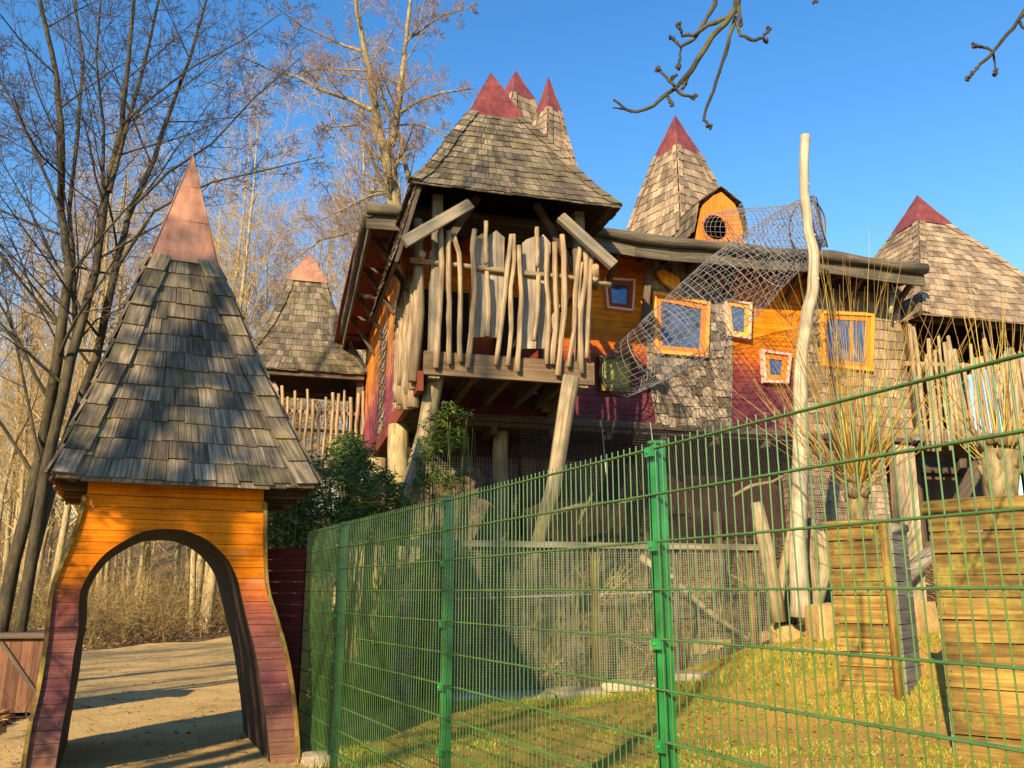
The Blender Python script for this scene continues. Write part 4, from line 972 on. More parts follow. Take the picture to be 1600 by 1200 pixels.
for i in range(42): z = 2.0 + i * .05; m_.tube([hw(-.1, 2.75, z), hw(2.4, 2.75, z)], .003, 3, False)
m_.build('net', M['galv'], n2)
rock('boulder', hw(.85, 2.95, 2.9), (1.9, .7, 2.0), M['rock'], 'big rounded brown rock under the balcony behind mesh', .3, .35, 6, cat='rock')
rock('boulder', hw(4.6, 3.1, 2.7), (3.6, .7, 1.3), M['shaderock'], 'long rock toned dark as shade beneath the purple wall', .2, .35, 6, cat='rock')
# ---------------- net tunnel and pole ----------------
c0 = hw(*[H.pb(1117, 356, 2.72)[0], 2.72], H.pb(1117, 356, 2.72)[1])
ctl = [(c0, .34), (W(1160, 357, 17.3), .42), (W(1215, 358, 16.6), .46), (W(1262, 356, 16.0), .52)]
ctl2 = [(W(1282, 346, 15.3), .48), (W(1262, 352, 15.4), .52), (W(1232, 374, 15.5), .57), (W(1190, 408, 15.6), .64), (W(1135, 458, 15.7), .72), (W(1072, 512, 15.9), .68), (W(1012, 556, 16.0), .56), (hw(H.pb(970, 586, 1.9)[0], 1.9, H.pb(970, 586, 1.9)[1]), .47)]
nt3 = thing('net_tunnel', (5.0, 16, 8), 'grey rope net tunnel curving from the round dormer hole down to the purple wall', 'climbing net')
def catmull(c, n):
    out = []
    for i in range(len(c) - 1):
        p0, p1, p2, p3 = c[max(i - 1, 0)], c[i], c[i + 1], c[min(i + 2, len(c) - 1)]
        for j in range(n):
            t = j / n; f4 = lambda a, b, d, e: .5 * (2 * b + (d - a) * t + (2 * a - 5 * b + 4 * d - e) * t * t + (3 * b - a - 3 * d + e) * t ** 3)
            out.append((V([f4(p0[0][k], p1[0][k], p2[0][k], p3[0][k]) for k in range(3)]), f4(p0[1], p1[1], p2[1], p3[1])))
    out.append(c[-1]); return out
def net_tube(name, c, n, nl, spir, rr=.0075, sag=.0):
    cs_ = catmull(c, n); rings = []; x = None
    for i, (p, r) in enumerate(cs_):
        z = (cs_[min(i + 1, len(cs_) - 1)][0] - cs_[max(i - 1, 0)][0]).normalized()
        if x is None: x = z.cross(V((0, 0, 1))).normalized()
        x = (x - z * x.dot(z)).normalized(); y = z.cross(x)
        rings.append([p + x * cos(a) * r + y * sin(a) * r + V((0, 0, sag * sin(i * .8) + .012 * noise.noise(V((i * .7, a, 3))))) for a in [2 * pi * (k + spir * i) / nl for k in range(nl)]])
    m_ = MB()
    for k in range(nl): m_.tube([rg[k] for rg in rings], rr, 4, False)
    for i, rg in enumerate(rings): m_.tube(rg + [rg[0]], rr * (1.0 if i % 6 else 1.9), 4, False)
    return m_.build(name, M['rope'], nt3)
net_tube('upper_tube', ctl, 6, 22, 0, .005)
net_tube('lower_tube', ctl2, 8, 32, .28, .005)
for (c_, r_, nx_, lb) in ((ctl2[0][0], .50, (ctl2[1][0] - ctl2[0][0]), 0), (ctl[-1][0], .53, (ctl[-1][0] - ctl[-2][0]), 0), (ctl2[-1][0], .48, (ctl2[-1][0] - ctl2[-2][0]), 0)):
    z_ = nx_.normalized(); x_ = z_.cross(V((0, 0, 1))).normalized(); y_ = z_.cross(x_); m_ = MB(); q = [c_ + x_ * cos(2 * pi * k / 28) * r_ + y_ * sin(2 * pi * k / 28) * r_ for k in range(29)]; m_.tube(q, .016, 6); m_.build('hoop', M['dark'], nt3)
pole = MB(); pp = [(1258, 212), (1256, 260), (1256, 300), (1262, 350), (1272, 400), (1270, 450), (1260, 500), (1252, 560), (1251, 640), (1250, 740), (1247, 850), (1250, 960)]
rr_ = [.085, .086, .086, .088, .095, .10, .105, .115, .125, .135, .14, .16]; fp = []; fr2 = []
for i in range(len(pp) - 1):
    for j in range(5):
        q = W(lerp(pp[i][0], pp[i + 1][0], ss(j / 5, 0, 1)), lerp(pp[i][1], pp[i + 1][1], j / 5), 14.6); fp.append(q + V((noise.noise(q * 1.1), noise.noise(q * 1.3 + V((5, 0, 0))), 0)) * .02); fr2.append(lerp(rr_[i], rr_[i + 1], j / 5) * (1 + .09 * noise.noise(q * 2.5)))
fp.append(W(1250, 965, 14.6)); fr2.append(.17); pole.tube(fp, fr2, 16)
for i in (9, 17, 24, 33, 40, 47):
    a = U(0, 6.28); d_ = V((cos(a), sin(a), .3)).normalized(); pole.tube([fp[i] + d_ * fr2[i] * .6, fp[i] + d_ * (fr2[i] + .018)], [.035, .022], 8)
tag(pole.build('net_pole', M['polew']), 'tall crooked barkless pole carrying the net tunnel', 'pole')
for pts, r, lb in (([(1182, 785), (1196, 850), (1217, 962)], .13, 'left leaning log with a yellow side at the pen corner'), ([(1236, 830), (1222, 900), (1216, 950)], .08, 'thin leaning log just left of the tall pole'),
                   ([(1282, 830), (1290, 890), (1262, 985)], .12, 'leaning log right of the tall pole foot'), ([(1268, 810), (1272, 900), (1282, 985)], .09, 'pale upright board beside the tall pole foot')):
    m_ = MB(); q = [W(x, y, 15.0) for x, y in pts]; q = [q[0], q[0].lerp(q[1], .5), q[1], q[1].lerp(q[2], .5), q[2] - V((0, 0, .1))]; m_.tube(q, [r * .8, r * .95, r, r, r * 1.05], 10); tag(m_.build('leaning_log', M['post']), lb, 'log')
# ---------------- tree guards with pollard willows ----------------
def guard(px, py, D, w, d, zb, ztop_, rot, label, n, post_r=.06):
    c = W(px, py, D); fr = Fr(c.x, c.y, rot); t = thing('tree_guard', (c.x, c.y, zb), label, 'tree guard')
    m_ = MB(); s = MB(); hgt = (ztop_ - zb) / n
    for i in range(n):
        z = zb + (i + .5) * hgt; sk = U(-.01, .01); th = hgt - U(.006, .016)
        m_.beam(fr.w(sk, U(-.006, .006), z + U(-.006, .006)), fr.w(w + sk, U(-.006, .006), z + U(-.006, .006)), .05, th)
        s.beam(fr.w(w + .10, .04, z), fr.w(w + .10, d, z), .05, th); s.beam(fr.w(w, d, z), fr.w(0, d, z), .05, th); s.beam(fr.w(.0, .05, z), fr.w(0, d, z), .05, th)
    m_.build('front_boards', M['planter'], t); s.build('side_boards', M['planterg'], t)
    for a, b, zt in ((w + .03, -.01, ztop_ + .08), (.06, .09, ztop_ - .1), (.08, d - .08, ztop_ - .1), (w - .02, d - .08, ztop_)):
        q = MB(); q.tube([fr.w(a, b, zb - .1), fr.w(a + .01, b, (zb + ztop_) / 2), fr.w(a, b, zt)], post_r, 10); q.build('post', M['planter'], t)
    for i in range(n):
        z = zb + (i + .5) * hgt
        for a_, dz in ((.05, .04), (.05, -.04), (w - .10, .04), (w - .10, -.04)): q = MB(); c0_ = fr.w(a_ + U(-.01, .01), -.026, z + dz + U(-.01, .01)); q.tube([c0_, c0_ - V((fr.b[0], fr.b[1], 0)) * .005], .007, 6); q.build('screw', M['bud'], t)
    q = MB(); q.tube([fr.w(-.05, 0, ztop_ + .03), fr.w(w * .5, 0, ztop_ + .045), fr.w(w, -.01, ztop_ + .02)], post_r * 1.1, 9); q.build('top_log', M['planter'], t)
    q = MB(); q.tube([fr.w(w + .1, .05, ztop_ - .03), fr.w(w + .1, d, ztop_ + .0)], post_r * 1.1, 9); q.build('side_log', M['logw'], t)
    return fr, t
q = W(1296, 1100, 12.2); g1, gt1 = guard(1294, 830, 12.2, .70, .8, hill(q.x, q.y) - .02, 2.46, -38, 'narrow tall plank guard round the left willow, in full sun', 12)
g2, gt2 = guard(1450, 800, 9.3, 1.10, 1.0, 0, 2.43, -40, 'broad plank guard with a mossy top log round the right willow', 11, .075)
def stick(m_, p, d, L, r0, r1, n=6, k=4, wob_=.06, up=.0, cap=False):
    pts = [V(p)]; d = V(d).normalized()
    for i in range(n):
        d = (d + V((U(-1, 1), U(-1, 1), U(-1, 1))) * wob_ + V((0, 0, up))).normalized(); pts.append(pts[-1] + d * (L / n))
    m_.tube(pts, [lerp(r0, r1, i / n) for i in range(n + 1)], k, cap); return pts, d
def willow(base, head, r, ns, Lr, label, spread=1.0, group=None):
    t = thing('pollard_willow', base, label, 'tree'); m_ = MB()
    n = 7; pts = [V(base).lerp(V(head), i / n) + V((.03 * sin(i * 1.9), .02 * cos(i * 2.3), 0)) for i in range(n + 1)]
    m_.tube(pts, [r * (1.0 + .5 * (i / n) ** 4) * U(.93, 1.07) for i in range(n + 1)], 11)
    for i in range(26):
        a = U(0, 6.28); q = V(head) + V((cos(a) * r * .9, sin(a) * r * .9, U(-.25, .12))); m_.tube([q - V((cos(a), sin(a), 0)) * .06, q + V((cos(a), sin(a), .3)) * .05, q + V((cos(a), sin(a), 1)) * .09], [.05, .06, .02], 6)
    m_.build('trunk', M['barkm'], t); m_ = MB()
    for i in range(ns):
        a = U(0, 6.28); el = U(.12, 1.0) ** .8; tilt = (1 - el) * 1.35 * spread; q = V(head) + V((cos(a) * r * .8, sin(a) * r * .8, U(-.22, .12)))
        d = V((cos(a) * sin(tilt), sin(a) * sin(tilt), cos(tilt))); L = U(*Lr) * (.75 + .35 * el)
        ps, dd = stick(m_, q, d, L, U(.005, .010), .0014, 9, 4, .07, .05)
        if R() < .45:
            for _ in range(2):
                k = random.randint(3, 7); stick(m_, ps[k], (ps[k] - ps[k - 1]).normalized() + V((U(-.5, .5), U(-.5, .5), U(0, .5))), L * U(.15, .4), .004, .0012, 4, 3, .06, .05)
    m_.build('crown', M['willow'], t); return t
b1 = g1.w(.42, .38, 0); b1.z = hill(b1.x, b1.y); hd = W(1338, 752, b1.y); willow(b1, (hd.x, b1.y, hd.z), .10, 165, (1.5, 3.6), 'pollard willow with yellow shoots in the narrow sunlit guard')
b2 = g2.w(.72, .5, 0); b2.z = 0; hd = W(1560, 705, b2.y); b2.x = hd.x - .02; willow(b2, (hd.x, b2.y, hd.z), .135, 48, (1.0, 2.4), 'pollard willow with a thick burred head in the broad guard', .9)
# ---------------- bare trees ----------------
def perp(d, a):
    x = d.cross(V((0, 0, 1)));
    if x.length < .05: x = V((1, 0, 0))
    x.normalize(); y = d.cross(x); return x * cos(a) + y * sin(a)
def grow(m_, p, d, L, r, lv, P):
    n = P['seg'][lv]; pts = [p]; dd = d; wb = P['wob'][lv]; up = P['up'][lv]
    for i in range(n):
        dd = (dd + V((U(-1, 1), U(-1, 1), U(-1, 1))) * wb + V((0, 0, up))).normalized(); pts.append(pts[-1] + dd * (L / n))
    rt = max(r * P['tap'][lv], P['rmin']); m_[0 if lv <= P['split'] else 1].tube(pts, [lerp(r, rt, i / n) for i in range(n + 1)], P['k'][lv], False)
    sprout(m_, pts, L, r, rt, lv, P)
def sprout(m_, pts, L, r, rt, lv, P, lo=None, n=None):
    if lv + 1 >= len(P['seg']): return
    n = n or P['n'][lv]; lo = P['lo'][lv] if lo is None else lo; N = len(pts) - 1; a = U(0, 6.28)
    for c in range(n):
        t = lo + (1 - lo) * (c + U(.1, .9)) / n; s = t * N; i = min(int(s), N - 1); q = pts[i].lerp(pts[i + 1], s - i); d = (pts[i + 1] - pts[i]).normalized()
        a += 2.4 + U(-.5, .5); th = radians(U(*P['ang'][lv])); nd_ = d * cos(th) + perp(d, a) * sin(th)
        rr = lerp(r, rt, t); grow(m_, q, nd_.normalized(), L * P['len'][lv] * U(.65, 1.15) * (1.15 - .6 * t), max(rr * P['rr'][lv], P['rmin']), lv + 1, P)
def tree(name, base, label, stems, P, mats, group=None, cat='tree', nsp=10, lo=.3):
    t = thing(name, base, label, cat, group); m_ = [MB(), MB()]
    for pts, r0, r1 in stems:
        L = sum((pts[i + 1] - pts[i]).length for i in range(len(pts) - 1)); n = len(pts) - 1
        fine = []
        for i in range(n):
            for j in range(3): fine.append(pts[i].lerp(pts[i + 1], j / 3) + V((U(-1, 1), U(-1, 1), 0)) * r0 * .12)
        fine.append(pts[-1]); N = len(fine) - 1
        m_[0].tube(fine, [lerp(r0, r1, i / N) for i in range(N + 1)], 10, False)
        sprout(m_, fine, L, r0, r1, -1 + 1 - 1 if False else P['base'], P, lo, nsp)
    m_[0].build('trunk', mats[0], t); m_[1].build('crown', mats[1], t)
    return t
PB = dict(base=0, seg=[0, 6, 5, 4, 3], wob=[0, .10, .14, .16, .2], up=[0, .03, .04, .04, .03], tap=[.3, .25, .25, .3, .4], k=[8, 6, 5, 3, 3], n=[10, 7, 6, 5, 0], lo=[.3, .2, .15, .1, 0], ang=[(35, 65), (30, 60), (30, 65), (25, 60), (0, 0)], len=[.30, .5, .5, .5, .4], rr=[.5, .55, .55, .55, .5], rmin=.0035, split=1)
# big many stemmed tree behind the gate
D = 12.5
st = []
for lst, r0, r1 in (([(-10, 1000), (22, 880), (62, 720), (90, 560), (108, 420), (95, 330), (98, 230), (88, 120), (62, 0)], .17, .045),
                    ([(30, 960), (70, 740), (112, 560), (150, 420), (165, 300), (190, 200), (200, 100), (212, -40)], .15, .035),
                    ([(62, 760), (98, 620), (118, 520), (115, 430), (108, 330), (122, 200), (130, 90), (112, -30)], .09, .03),
                    ([(45, 900), (92, 720), (150, 560), (178, 430), (200, 340), (240, 250), (270, 160), (300, 80), (328, -20)], .13, .03),
                    ([(148, 430), (160, 330), (162, 200), (150, 90), (160, -30)], .06, .02),
                    ([(170, 300), (195, 210), (228, 90), (250, -10)], .07, .03),
                    ([(200, 330), (262, 270), (330, 225), (400, 150), (470, 90)], .045, .012), ([(182, 420), (240, 330), (330, 285), (430, 262), (500, 245)], .045, .01),
                    ([(190, 195), (240, 150), (300, 105), (380, 62), (440, 20)], .04, .01), ([(95, 330), (60, 250), (20, 160), (-20, 90)], .05, .02), ([(62, 720), (30, 560), (10, 470), (-30, 430)], .04, .015),
                    ([(112, 545), (150, 500), (215, 470), (300, 460)], .03, .01)):
    st.append(([W(x, y, D + U(-.5, .5) * (i > 1) + (.15 * i if lst[0][0] > 40 else 0)) for i, (x, y) in enumerate(lst)], r0 * .6, r1 * .7))
for s_ in st[:2]: s_[0][0].z = -.1
P1 = dict(PB); P1['n'] = [9, 7, 5, 4, 0]; P1['len'] = [.30, .5, .5, .5, .4]; P1['rr'] = [.38, .55, .55, .6, .5]; P1['rmin'] = .0028
tree('bare_tree', (-9.6, 12.5, 0), 'big many stemmed bare tree leaning behind the left side of the archway', st, P1, (M['bark'], M['twigd']), nsp=12, lo=.2)
# tall beech
D = 31; st = []
for lst, r0, r1 in (([(628, 640), (625, 420), (618, 330), (612, 285), (604, 245)], .36, .30), ([(604, 245), (590, 200), (583, 140), (572, 90), (558, 20), (550, -80)], .24, .07), ([(604, 245), (618, 205), (622, 170), (630, 110), (634, 60), (650, -60)], .22, .07),
                    ([(650, 330), (638, 280), (626, 215), (612, 190), (598, 150), (585, 120)], .13, .05), ([(582, 172), (545, 155), (500, 140), (465, 120), (420, 108), (380, 90)], .12, .03), ([(622, 178), (650, 160), (690, 145), (740, 138)], .10, .03),
                    ([(585, 205), (560, 195), (520, 198), (495, 220)], .08, .02), ([(566, 80), (540, 72), (515, 60), (470, 40), (430, 10)], .08, .02), ([(632, 70), (655, 40), (668, -20)], .07, .02), ([(572, 110), (530, 108), (480, 110), (440, 130)], .06, .02),
                    ([(612, 300), (580, 305), (540, 325), (500, 345)], .08, .02), ([(640, 60), (690, 25), (740, 10)], .06, .02), ([(615, 380), (560, 360), (500, 375), (440, 420)], .08, .02), ([(620, 195), (660, 195), (700, 215), (720, 235)], .06, .02)):
    st.append(([W(x, y, D + (i * U(-.4, .5) if r0 < .2 else 0)) for i, (x, y) in enumerate(lst)], r0, r1))
P2 = dict(PB); P2['n'] = [8, 8, 7, 5, 0]; P2['len'] = [.34, .5, .5, .45, .4]; P2['rr'] = [.35, .5, .5, .6, .5]; P2['rmin'] = .0048; P2['up'] = [0, .02, .02, -.02, -.04]; P2['split'] = 1
tree('beech_tree', (-4, 31, 0), 'tall bare beech with sunlit pale trunk behind the tree house', [(s_[0], s_[1] * .84, s_[2] * .9) for s_ in st], P2, (M['barkb'], M['twigp']), nsp=10, lo=.15)
# woodland
protos = []
PW = dict(base=0, seg=[0, 6, 5, 3], wob=[0, .10, .14, .2], up=[0, .07, .06, .04], tap=[.3, .2, .25, .4], k=[6, 4, 3, 3], n=[14, 9, 8, 0], lo=[.2, .15, .1, 0], ang=[(25, 55), (25, 60), (25, 60), (0, 0)], len=[.26, .5, .5, .4], rr=[.35, .55, .6, .5], rmin=.006, split=0)
wl = ['slim bare woodland tree with a pale sunlit trunk, one of many beyond the gravel path']
pos_w = []
for i in range(96):
    if i < 6: y = 34 + i * 2.1; x = -(.56 - .07 * i) * y
    elif i < 62: y = U(31, 50); x = lerp(-.62, -.14, R()) * y
    else: y = U(48, 80); x = lerp(-.66, -.08, R()) * y
    pos_w.append((x, y))
for i in range(6):
    hh = (14, 17, 15, 19, 12, 21)[i]; x, y = pos_w[i]; lean = V((U(-.05, .05), U(-.05, .05), 1)); pts = [V((x, y, hill(x, y) - .1)) + lean * (hh * j / 6) + V((U(-.12, .12), U(-.12, .12), 0)) * (j > 0) for j in range(7)]
    for p_ in pts: pass
    tl = tree('woodland_tree', (x, y, hill(x, y)), wl[0], [(pts, (.10, .13, .11, .16, .08, .19)[i], .015)], PW, (M['barkl'], M['twigl']), 'thin bare trees of the wood behind the path', nsp=(20, 24, 18, 26, 18, 28)[i], lo=.18)
    protos.append(tl)
for i, (x, y) in enumerate(pos_w[6:]):
    copy_thing(protos[i % 6 if i % 6 != 5 or y > 40 else 1], (x, y, hill(x, y)), U(0, 6.28), scale=U(.75, 1.15))
for i, (x, y, s) in enumerate(((-15, 8, .8), (-13.2, 4.5, .7), (-16.5, 10.5, .9), (-18.5, 8.5, .8), (-12.6, 2.0, .8), (-20, 14, .9), (-14.5, 6.0, .6), (-11.2, 5.4, .45), (-12.4, 8.6, .5), (-17, 6.5, .8), (-15.8, 11.8, .6))):
    o = copy_thing(protos[(0, 2, 4)[i % 3]], (x, y, 0), U(0, 6.28), 'bare tree standing left of the view and shading the gravel path', s); o['group'] = 'bare trees left of the path outside the view'
# undergrowth
m_ = MB()
def thick():
    while True:
        y = U(26, 48); x = U(-.66, -.12) * y
        if x > -12.8 and y < 25.5 + (x + 12.2) * 2.15: continue
        return x, y
for i in range(3300):
    x, y = thick(); z = hill(x, y); L = U(.6, 2.8) * (1.7 if R() < .2 else 1); a = U(0, 6.28); tl_ = U(0, 1.1)
    ps, dd = stick(m_, (x, y, z), (cos(a) * tl_, sin(a) * tl_, 1), L, U(.006, .016), .003, 5, 3, .3, .0)
    for _ in range(3):
        k = random.randint(1, 3); stick(m_, ps[k], V((U(-1, 1), U(-1, 1), U(-.1, 1))), L * U(.2, .45), .007, .003, 3, 3, .2, 0)
for i in range(420):
    x, y = U(-9.5, -5.9), U(7, 17)
    if x > interp([(4, -5.7), (8, -5.7), (11, -6.5), (14, -7.8), (19, -9.7)], y): continue
    L = U(.3, 1.3); a = U(0, 6.28); stick(m_, (x, y, hill(x, y)), (cos(a) * .6, sin(a) * .6, .8), L, .006, .002, 4, 3, .2, -.04)
tag(m_.build('undergrowth', M['brush']), 'tangled dry undergrowth beneath the woodland trees beyond the path', 'undergrowth', kind='stuff')
def bushy():
    x, y = thick(); 
    if noise.noise(V((x * .35, y * .35, 4))) < -.1: return None
    return (x, y, hill(x, y) + abs(random.gauss(0, .9)))
tag(leaves('bramble_leaves', M['litter'], 16000, bushy, (.03, .07)), 'brown and dull leaves clinging to the brambles at the wood edge', 'bramble', kind='stuff')
def ivyf():
    x, y = thick(); 
    if noise.noise(V((x * .25, y * .25, 14))) < .0: return None
    return (x, y, hill(x, y) + abs(random.gauss(0, .7)))
tag(leaves('ivy', M['ivy'], 9000, ivyf, (.04, .08)), 'patches of green ground ivy among the woodland brambles', 'ivy', kind='stuff')
def bankf():
    x, y = U(-2.5, 9), U(14.6, 18.5); d = y - (14.6 + (x + 1) * .21)
    if d < .25 or noise.noise(V((x * .8, y * .8, 21))) < -.25: return None
    return (x, y, hill(x, y) + U(.01, .05))
tag(leaves('bank_litter', M['litter'], 9000, bankf, (.03, .07)), 'dry leaves scattered over the earth bank behind the pen', 'leaf litter', kind='stuff')
bl = ['low brown rock at the left end of the bank behind the pen', 'squat grey rock on the bank right of the dark pen post', 'rock halfway up the bank in the middle of the pen', 'small upright rock on the bank near the middle of the pen', 'broad flat rock low on the bank behind the yellow pen post', 'rounded rock high on the bank under the stilt', 'jagged rock on the bank near the leaning log', 'rock at the foot of the bank beside the end post']
for i, (px, py, D_) in enumerate(((620, 1010, 15.3), (800, 985, 15.9), (860, 920, 16.6), (900, 985, 16.0), (985, 965, 16.3), (830, 880, 17.0), (1080, 930, 16.8), (1130, 985, 16.5))):
    q = W(px, py, D_); q.z = hill(q.x, q.y) + .05; rock('bank_rock', q, (U(.35, .7), .4, U(.2, .45)), M['rock'], bl[i], U(-.4, .5), .22, 4, cat='rock')
m_ = MB()
for i in range(330):
    x, y = U(-2.6, 5.5), U(14.5, 17.2)
    if y < 14.75 + (x + 1) * .21: continue
    a = U(0, 6.28); t_ = U(0, 1.4); L = U(.3, 1.5); stick(m_, (x, y, hill(x, y)), (cos(a) * t_, sin(a) * t_, 1), L, U(.006, .022), .004, 5, 4, .25, -.03)
tag(m_.build('dead_stems', M['brush']), 'dead stems and fallen sticks on the bank inside the pen', 'dead stems', kind='stuff')
for (px, py, D_, px2, py2, r_, lb) in ((612, 850, 15.6, 600, 1080, .09, 'dark upright stake added for shade at the far left inside the pen'), (668, 840, 16.2, 672, 1050, .06, 'thin dark stake added for shade inside the pen left of the second fence post'), (826, 800, 16.6, 834, 1000, .10, 'stout dark stake added for shade on the bank in the middle of the pen'), (1010, 830, 16.8, 1004, 990, .06, 'thin dark stake added for shade right of the yellow pen post'), (1120, 800, 16.9, 1126, 985, .09, 'stout dark stake added for shade near the right end of the pen')):
    a, b = W(px, py, D_), W(px2, py2, D_); b.z = min(b.z, hill(b.x, b.y) - .1); m_ = MB(); m_.tube([b, b.lerp(a, .5) + V((.03, 0, 0)), a], [r_ * 1.1, r_, r_ * .9], 9); tag(m_.build('stake', M['dark']), lb, 'stake')  # stakes added to bring dark shading behind the mesh
# ---------------- bamboo ----------------
def bamboo(name, clumps, label, nl, culms):
    t = thing(name, clumps[0][0], label, 'shrub'); m_ = MB()
    base = V(clumps[0][0])
    vs = []; fs = []
    for (c, rad) in clumps:
        for _ in range(culms):
            p0_ = V((c[0] + U(-.3, .3) * rad[0], c[1] + U(-.3, .3) * rad[1], hill(c[0], c[1]))); top = V((c[0] + U(-.8, .8) * rad[0], c[1] + U(-.8, .8) * rad[1], c[2] + U(-.1, .6) * rad[2]))
            m_.tube([p0_, p0_.lerp(top, .5) + V((U(-.1, .1), U(-.1, .1), .15)), top], [.012, .009, .004], 4, False)
    m_.build('culms', M['bamboo'], t)
    for (c, rad) in clumps:
        n = int(nl * rad[0] * rad[2])
        for _ in range(n // 5):
            a, b_ = U(0, 6.28), U(-1, 1); rr = U(.35, 1.02) ** .6; s_ = sqrt(1 - b_ * b_); q = V((c[0] + cos(a) * s_ * rr * rad[0], c[1] + sin(a) * s_ * rr * rad[1], c[2] + b_ * rr * rad[2]))
            if noise.noise(q * 2.1) < -.18: continue
            for _ in range(6):
                aa = U(0, 6.28); d = V((cos(aa), sin(aa), U(-1.1, .2))).normalized() * U(.09, .16); w = perp(d.normalized(), U(0, 6.28)) * U(.008, .013); o_ = len(vs); p_ = q + V((U(-.05, .05), U(-.05, .05), U(-.05, .05)))
                vs += [tuple(p_), tuple(p_ + d * .4 + w), tuple(p_ + d), tuple(p_ + d * .4 - w)]; fs.append((o_, o_ + 1, o_ + 2, o_ + 3))
    l_ = MB(); l_.add(vs, fs, vs); l_.build('leaves', M['bamboo'], t)
bamboo('bamboo_clump', [(W(500, 790, 12.6), (.95, .6, .75)), (W(445, 800, 12.2), (.45, .5, .7)), (W(560, 760, 13.2), (.55, .5, .75)), (W(600, 780, 13.6), (.45, .4, .45)), (W(548, 710, 13.9), (.36, .35, .42)), (W(462, 745, 13.4), (.36, .4, .4)), (W(590, 820, 13.4), (.55, .4, .35)), (W(512, 930, 11.3), (.30, .3, .75)), (W(500, 1050, 10.9), (.22, .25, .4))], 'wide green bamboo clump between the archway roof and the stilts', 9500, 14)
bamboo('bamboo_clump', [(W(700, 665, 14.3), (.42, .35, .42)), (W(668, 720, 14.0), (.25, .25, .45)), (W(690, 760, 14.3), (.5, .3, .3)), (W(730, 680, 14.4), (.2, .2, .25))], 'smaller drooping bamboo below the balcony between the two stilts', 5200, 9)
# logs and branches in the pen
for (x0, y0, D0), (x1, y1, D1), r, lb in (((862, 802, 16.5), (1010, 776, 17.0), .05, 'horizontal perch branch in the shade behind the pen'), ((1145, 776, 14.9), (1240, 735, 14.7), .035, 'broken side branch reaching left from the tall pole'), ((905, 820, 16.6), (925, 770, 16.6), .04, 'short upright branch holding the perch behind the pen'), ((1000, 870, 16.4), (1170, 1000, 15.9), .07, 'slanting grey log lying in the pen')):
    m_ = MB(); a, b = W(x0, y0, D0), W(x1, y1, D1); m_.tube([a, a.lerp(b, .3) + V((0, 0, .05)), a.lerp(b, .65) - V((0, 0, .04)), b], [r, r * .95, r * .8, r * .6], 7); tag(m_.build('branch', M['post']), lb, 'branch')
# crate at the left edge
c = W(34, 1062, 12.2); t = thing('wooden_crate', (c.x, c.y, 0), 'pinkish wooden bin with a dark lid beside the left leg of the archway', 'bin'); fr = Fr(c.x, c.y, 10)
m_ = MB()
for i in range(6): m_.beam(fr.w(-.42 + i * .15, 0, .05), fr.w(-.42 + i * .15, 0, .98), .145, .03, up=(fr.b[0], fr.b[1], 0)); m_.beam(fr.w(.40, .1 + i * .12, .05), fr.w(.40, .1 + i * .12, .98), .115, .03, up=(fr.a[0], fr.a[1], 0))
m_.hexa([fr.w(-.45, .02, .05), fr.w(.38, .02, .05), fr.w(.38, .8, .05), fr.w(-.45, .8, .05), fr.w(-.45, .02, .97), fr.w(.38, .02, .97), fr.w(.38, .8, .97), fr.w(-.45, .8, .97)])
m_.build('boards', wood('faded_pink_board', (.05, .022, .014), (.15, .07, .04), (.24, .12, .07), island=.3), t)
m_ = MB(); m_.beam(fr.w(-.52, .38, 1.03), fr.w(.5, .38, 1.03), .95, .07); m_.build('lid', M['dark'], t)
m_ = MB(); m_.beam(fr.w(-.3, -.03, .95), fr.w(.36, -.03, .1), .05, .03, up=(0, -1, 0)); m_.build('diagonal_batten', M['dark'], t)
# ---------------- overhanging branches ----------------
KN = []
def knob(m_, p, r=.012):
    m_ = MB(); KN.append(m_)
    for _ in range(5): q = V(p) + V((U(-1, 1), U(-1, 1), U(-1, 1))) * r; m_.tube([q - V((0, 0, r * .8)), q, q + V((0, 0, r))], [r * .4, r * .9, r * .3], 5)
def zc_(x, y): return (920 + x / 2.353, y / 2.353)
def over(name, label, lines, D, root):
    t = thing(name, root, label, 'branch'); m_ = MB(); kb = None; KN.clear()
    for pts, r0, r1, end in lines:
        q = [W(*zc_(x, y), D + U(-.03, .03)) for x, y in pts]; f_ = []
        for i in range(len(q) - 1):
            for j in range(3): f_.append(q[i].lerp(q[i + 1], j / 3) + V((U(-1, 1), U(-1, 1), U(-1, 1))) * .004)
        f_.append(q[-1]); m_.tube(f_, [lerp(r0, r1, i / (len(f_) - 1)) * U(.85, 1.2) for i in range(len(f_))], 7)
        if end: knob(kb, q[-1], .011); knob(kb, q[-1].lerp(q[-2], .25), .009)
        for i in range(1, len(f_)): 
            if R() < .35: knob(kb, f_[i], .006)
    m_.build('wood', wood('mossy_twig', (.012, .01, .007), (.04, .032, .018), (.10, .085, .035), g=(60, 60, 14), moss=.4, mosscol=(.16, .15, .03)), t)
    for kb in KN: kb.build('bud', M['bud'], t)
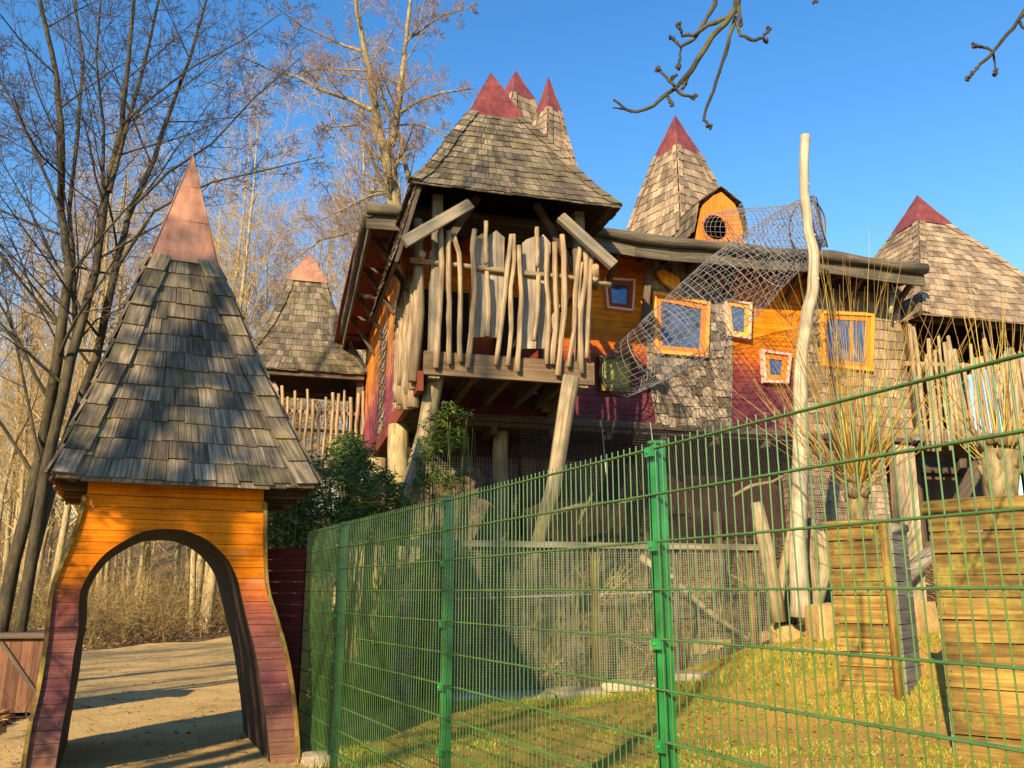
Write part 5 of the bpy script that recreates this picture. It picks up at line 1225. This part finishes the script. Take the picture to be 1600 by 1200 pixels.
over('overhanging_branch', 'mossy budded branch hanging into the top of the view left of the tall pole', [
    ([(540, -300), (548, -120), (545, 20), (525, 60), (450, 140), (375, 260), (318, 325), (235, 390), (180, 412), (140, 402), (95, 368)], .022, .006, 0),
    ([(545, 20), (515, 62), (440, 92), (385, 130), (345, 132), (328, 90)], .014, .007, 1), ([(470, -60), (462, 20), (420, 90), (385, 145), (340, 172), (305, 140)], .013, .007, 1),
    ([(542, 60), (520, 130), (490, 230), (460, 330), (428, 400), (425, 440), (442, 466)], .011, .007, 1), ([(545, 90), (560, 130), (600, 148), (640, 140), (665, 105)], .010, .007, 1), ([(640, 140), (655, 152)], .006, .005, 1),
    ([(318, 320), (285, 285), (255, 255)], .009, .005, 1), ([(320, 328), (350, 352), (390, 355)], .009, .006, 1), ([(290, 350), (302, 382)], .008, .006, 1), ([(338, 172), (335, 210), (328, 250)], .006, .004, 1), ([(300, 292), (315, 282)], .006, .005, 1), ([(140, 402), (88, 396)], .005, .003, 0), ([(548, 20), (562, 90)], .012, .006, 1), ([(370, 268), (350, 320)], .008, .006, 1)], 4.2, (1.2, 4.2, 3.8))
over('overhanging_branch', 'budded twig entering at the top right corner of the view', [
    ([(1700, -120), (1640, -20), (1590, 55), (1560, 100), (1485, 190), (1440, 235), (1395, 285)], .013, .006, 1), ([(1485, 188), (1450, 172), (1418, 168)], .007, .006, 1), ([(1488, 192), (1492, 230), (1497, 268)], .006, .005, 1), ([(1575, 78), (1600, 108), (1640, 125)], .007, .006, 0)], 4.0, (2.3, 4.0, 3.6))
over('overhanging_branch', 'tip of a budded twig just touching the top edge of the view', [([(850, -80), (838, -20), (832, 4)], .008, .006, 1)], 4.1, (1.6, 4.1, 3.6))
# ---------------- trees behind the walkers, whose shade falls on the scene ----------------
PS = dict(PB); PS['n'] = [8, 6, 5, 4, 0]; PS['rmin'] = .006; PS['rr'] = [.4, .55, .55, .6, .5]
for (x, y, hh, r, nsp, lb) in ((-9.2, -6.0, 19, .22, 16, 'bare tree behind the camera on the left whose shade falls on the archway'), (-5.2, -5.0, 15, .10, 9, 'bare tree behind the camera whose thin shade crosses the lawn'), (-10.5, -12, 17, .26, 16, 'large bare tree far behind the camera'), (-13.2, 4.6, 20, .22, 14, 'tall bare tree left of the view shading the far tower'), (-6.1, 3.9, 4.6, .07, 12, 'small bare tree just left of the view shading the archway leg')):
    pts = [V((x, y, -.1)) + V((.03 * j * U(-1, 1), .03 * j * U(-1, 1), hh * j / 7)) for j in range(8)]
    tree('bare_tree', (x, y, 0), lb, [(pts, r, .03)], PS, (M['bark'], M['twigd']), nsp=nsp, lo=.32)

t = thing('ivy_tree', (-8.8, -4.1, 0), 'ivy clad tree behind the camera whose blotchy shade falls on the archway roof', 'tree'); m_ = MB()
m_.tube([V((-8.8 + .08 * sin(j), -4.1, 2.0 * j - .1)) for j in range(8)], [.2 - .018 * j for j in range(8)], 9); m_.build('trunk', M['bark'], t)
def ivc():
    z = U(7.2, 13.0); a = U(0, 6.28); rr = (R() ** .5) * (.55 + .45 * sin(z * 2.2)) * 1.15; p_ = (-8.8 + cos(a) * rr, -4.1 + sin(a) * rr, z)
    return p_ if noise.noise(V(p_) * 1.5) > .02 else None
lo_ = leaves('leaves', M['ivy'], 3000, ivc, (.05, .10)); lo_.parent = t; lo_.matrix_parent_inverse = Matrix.Translation(-V(t.location))
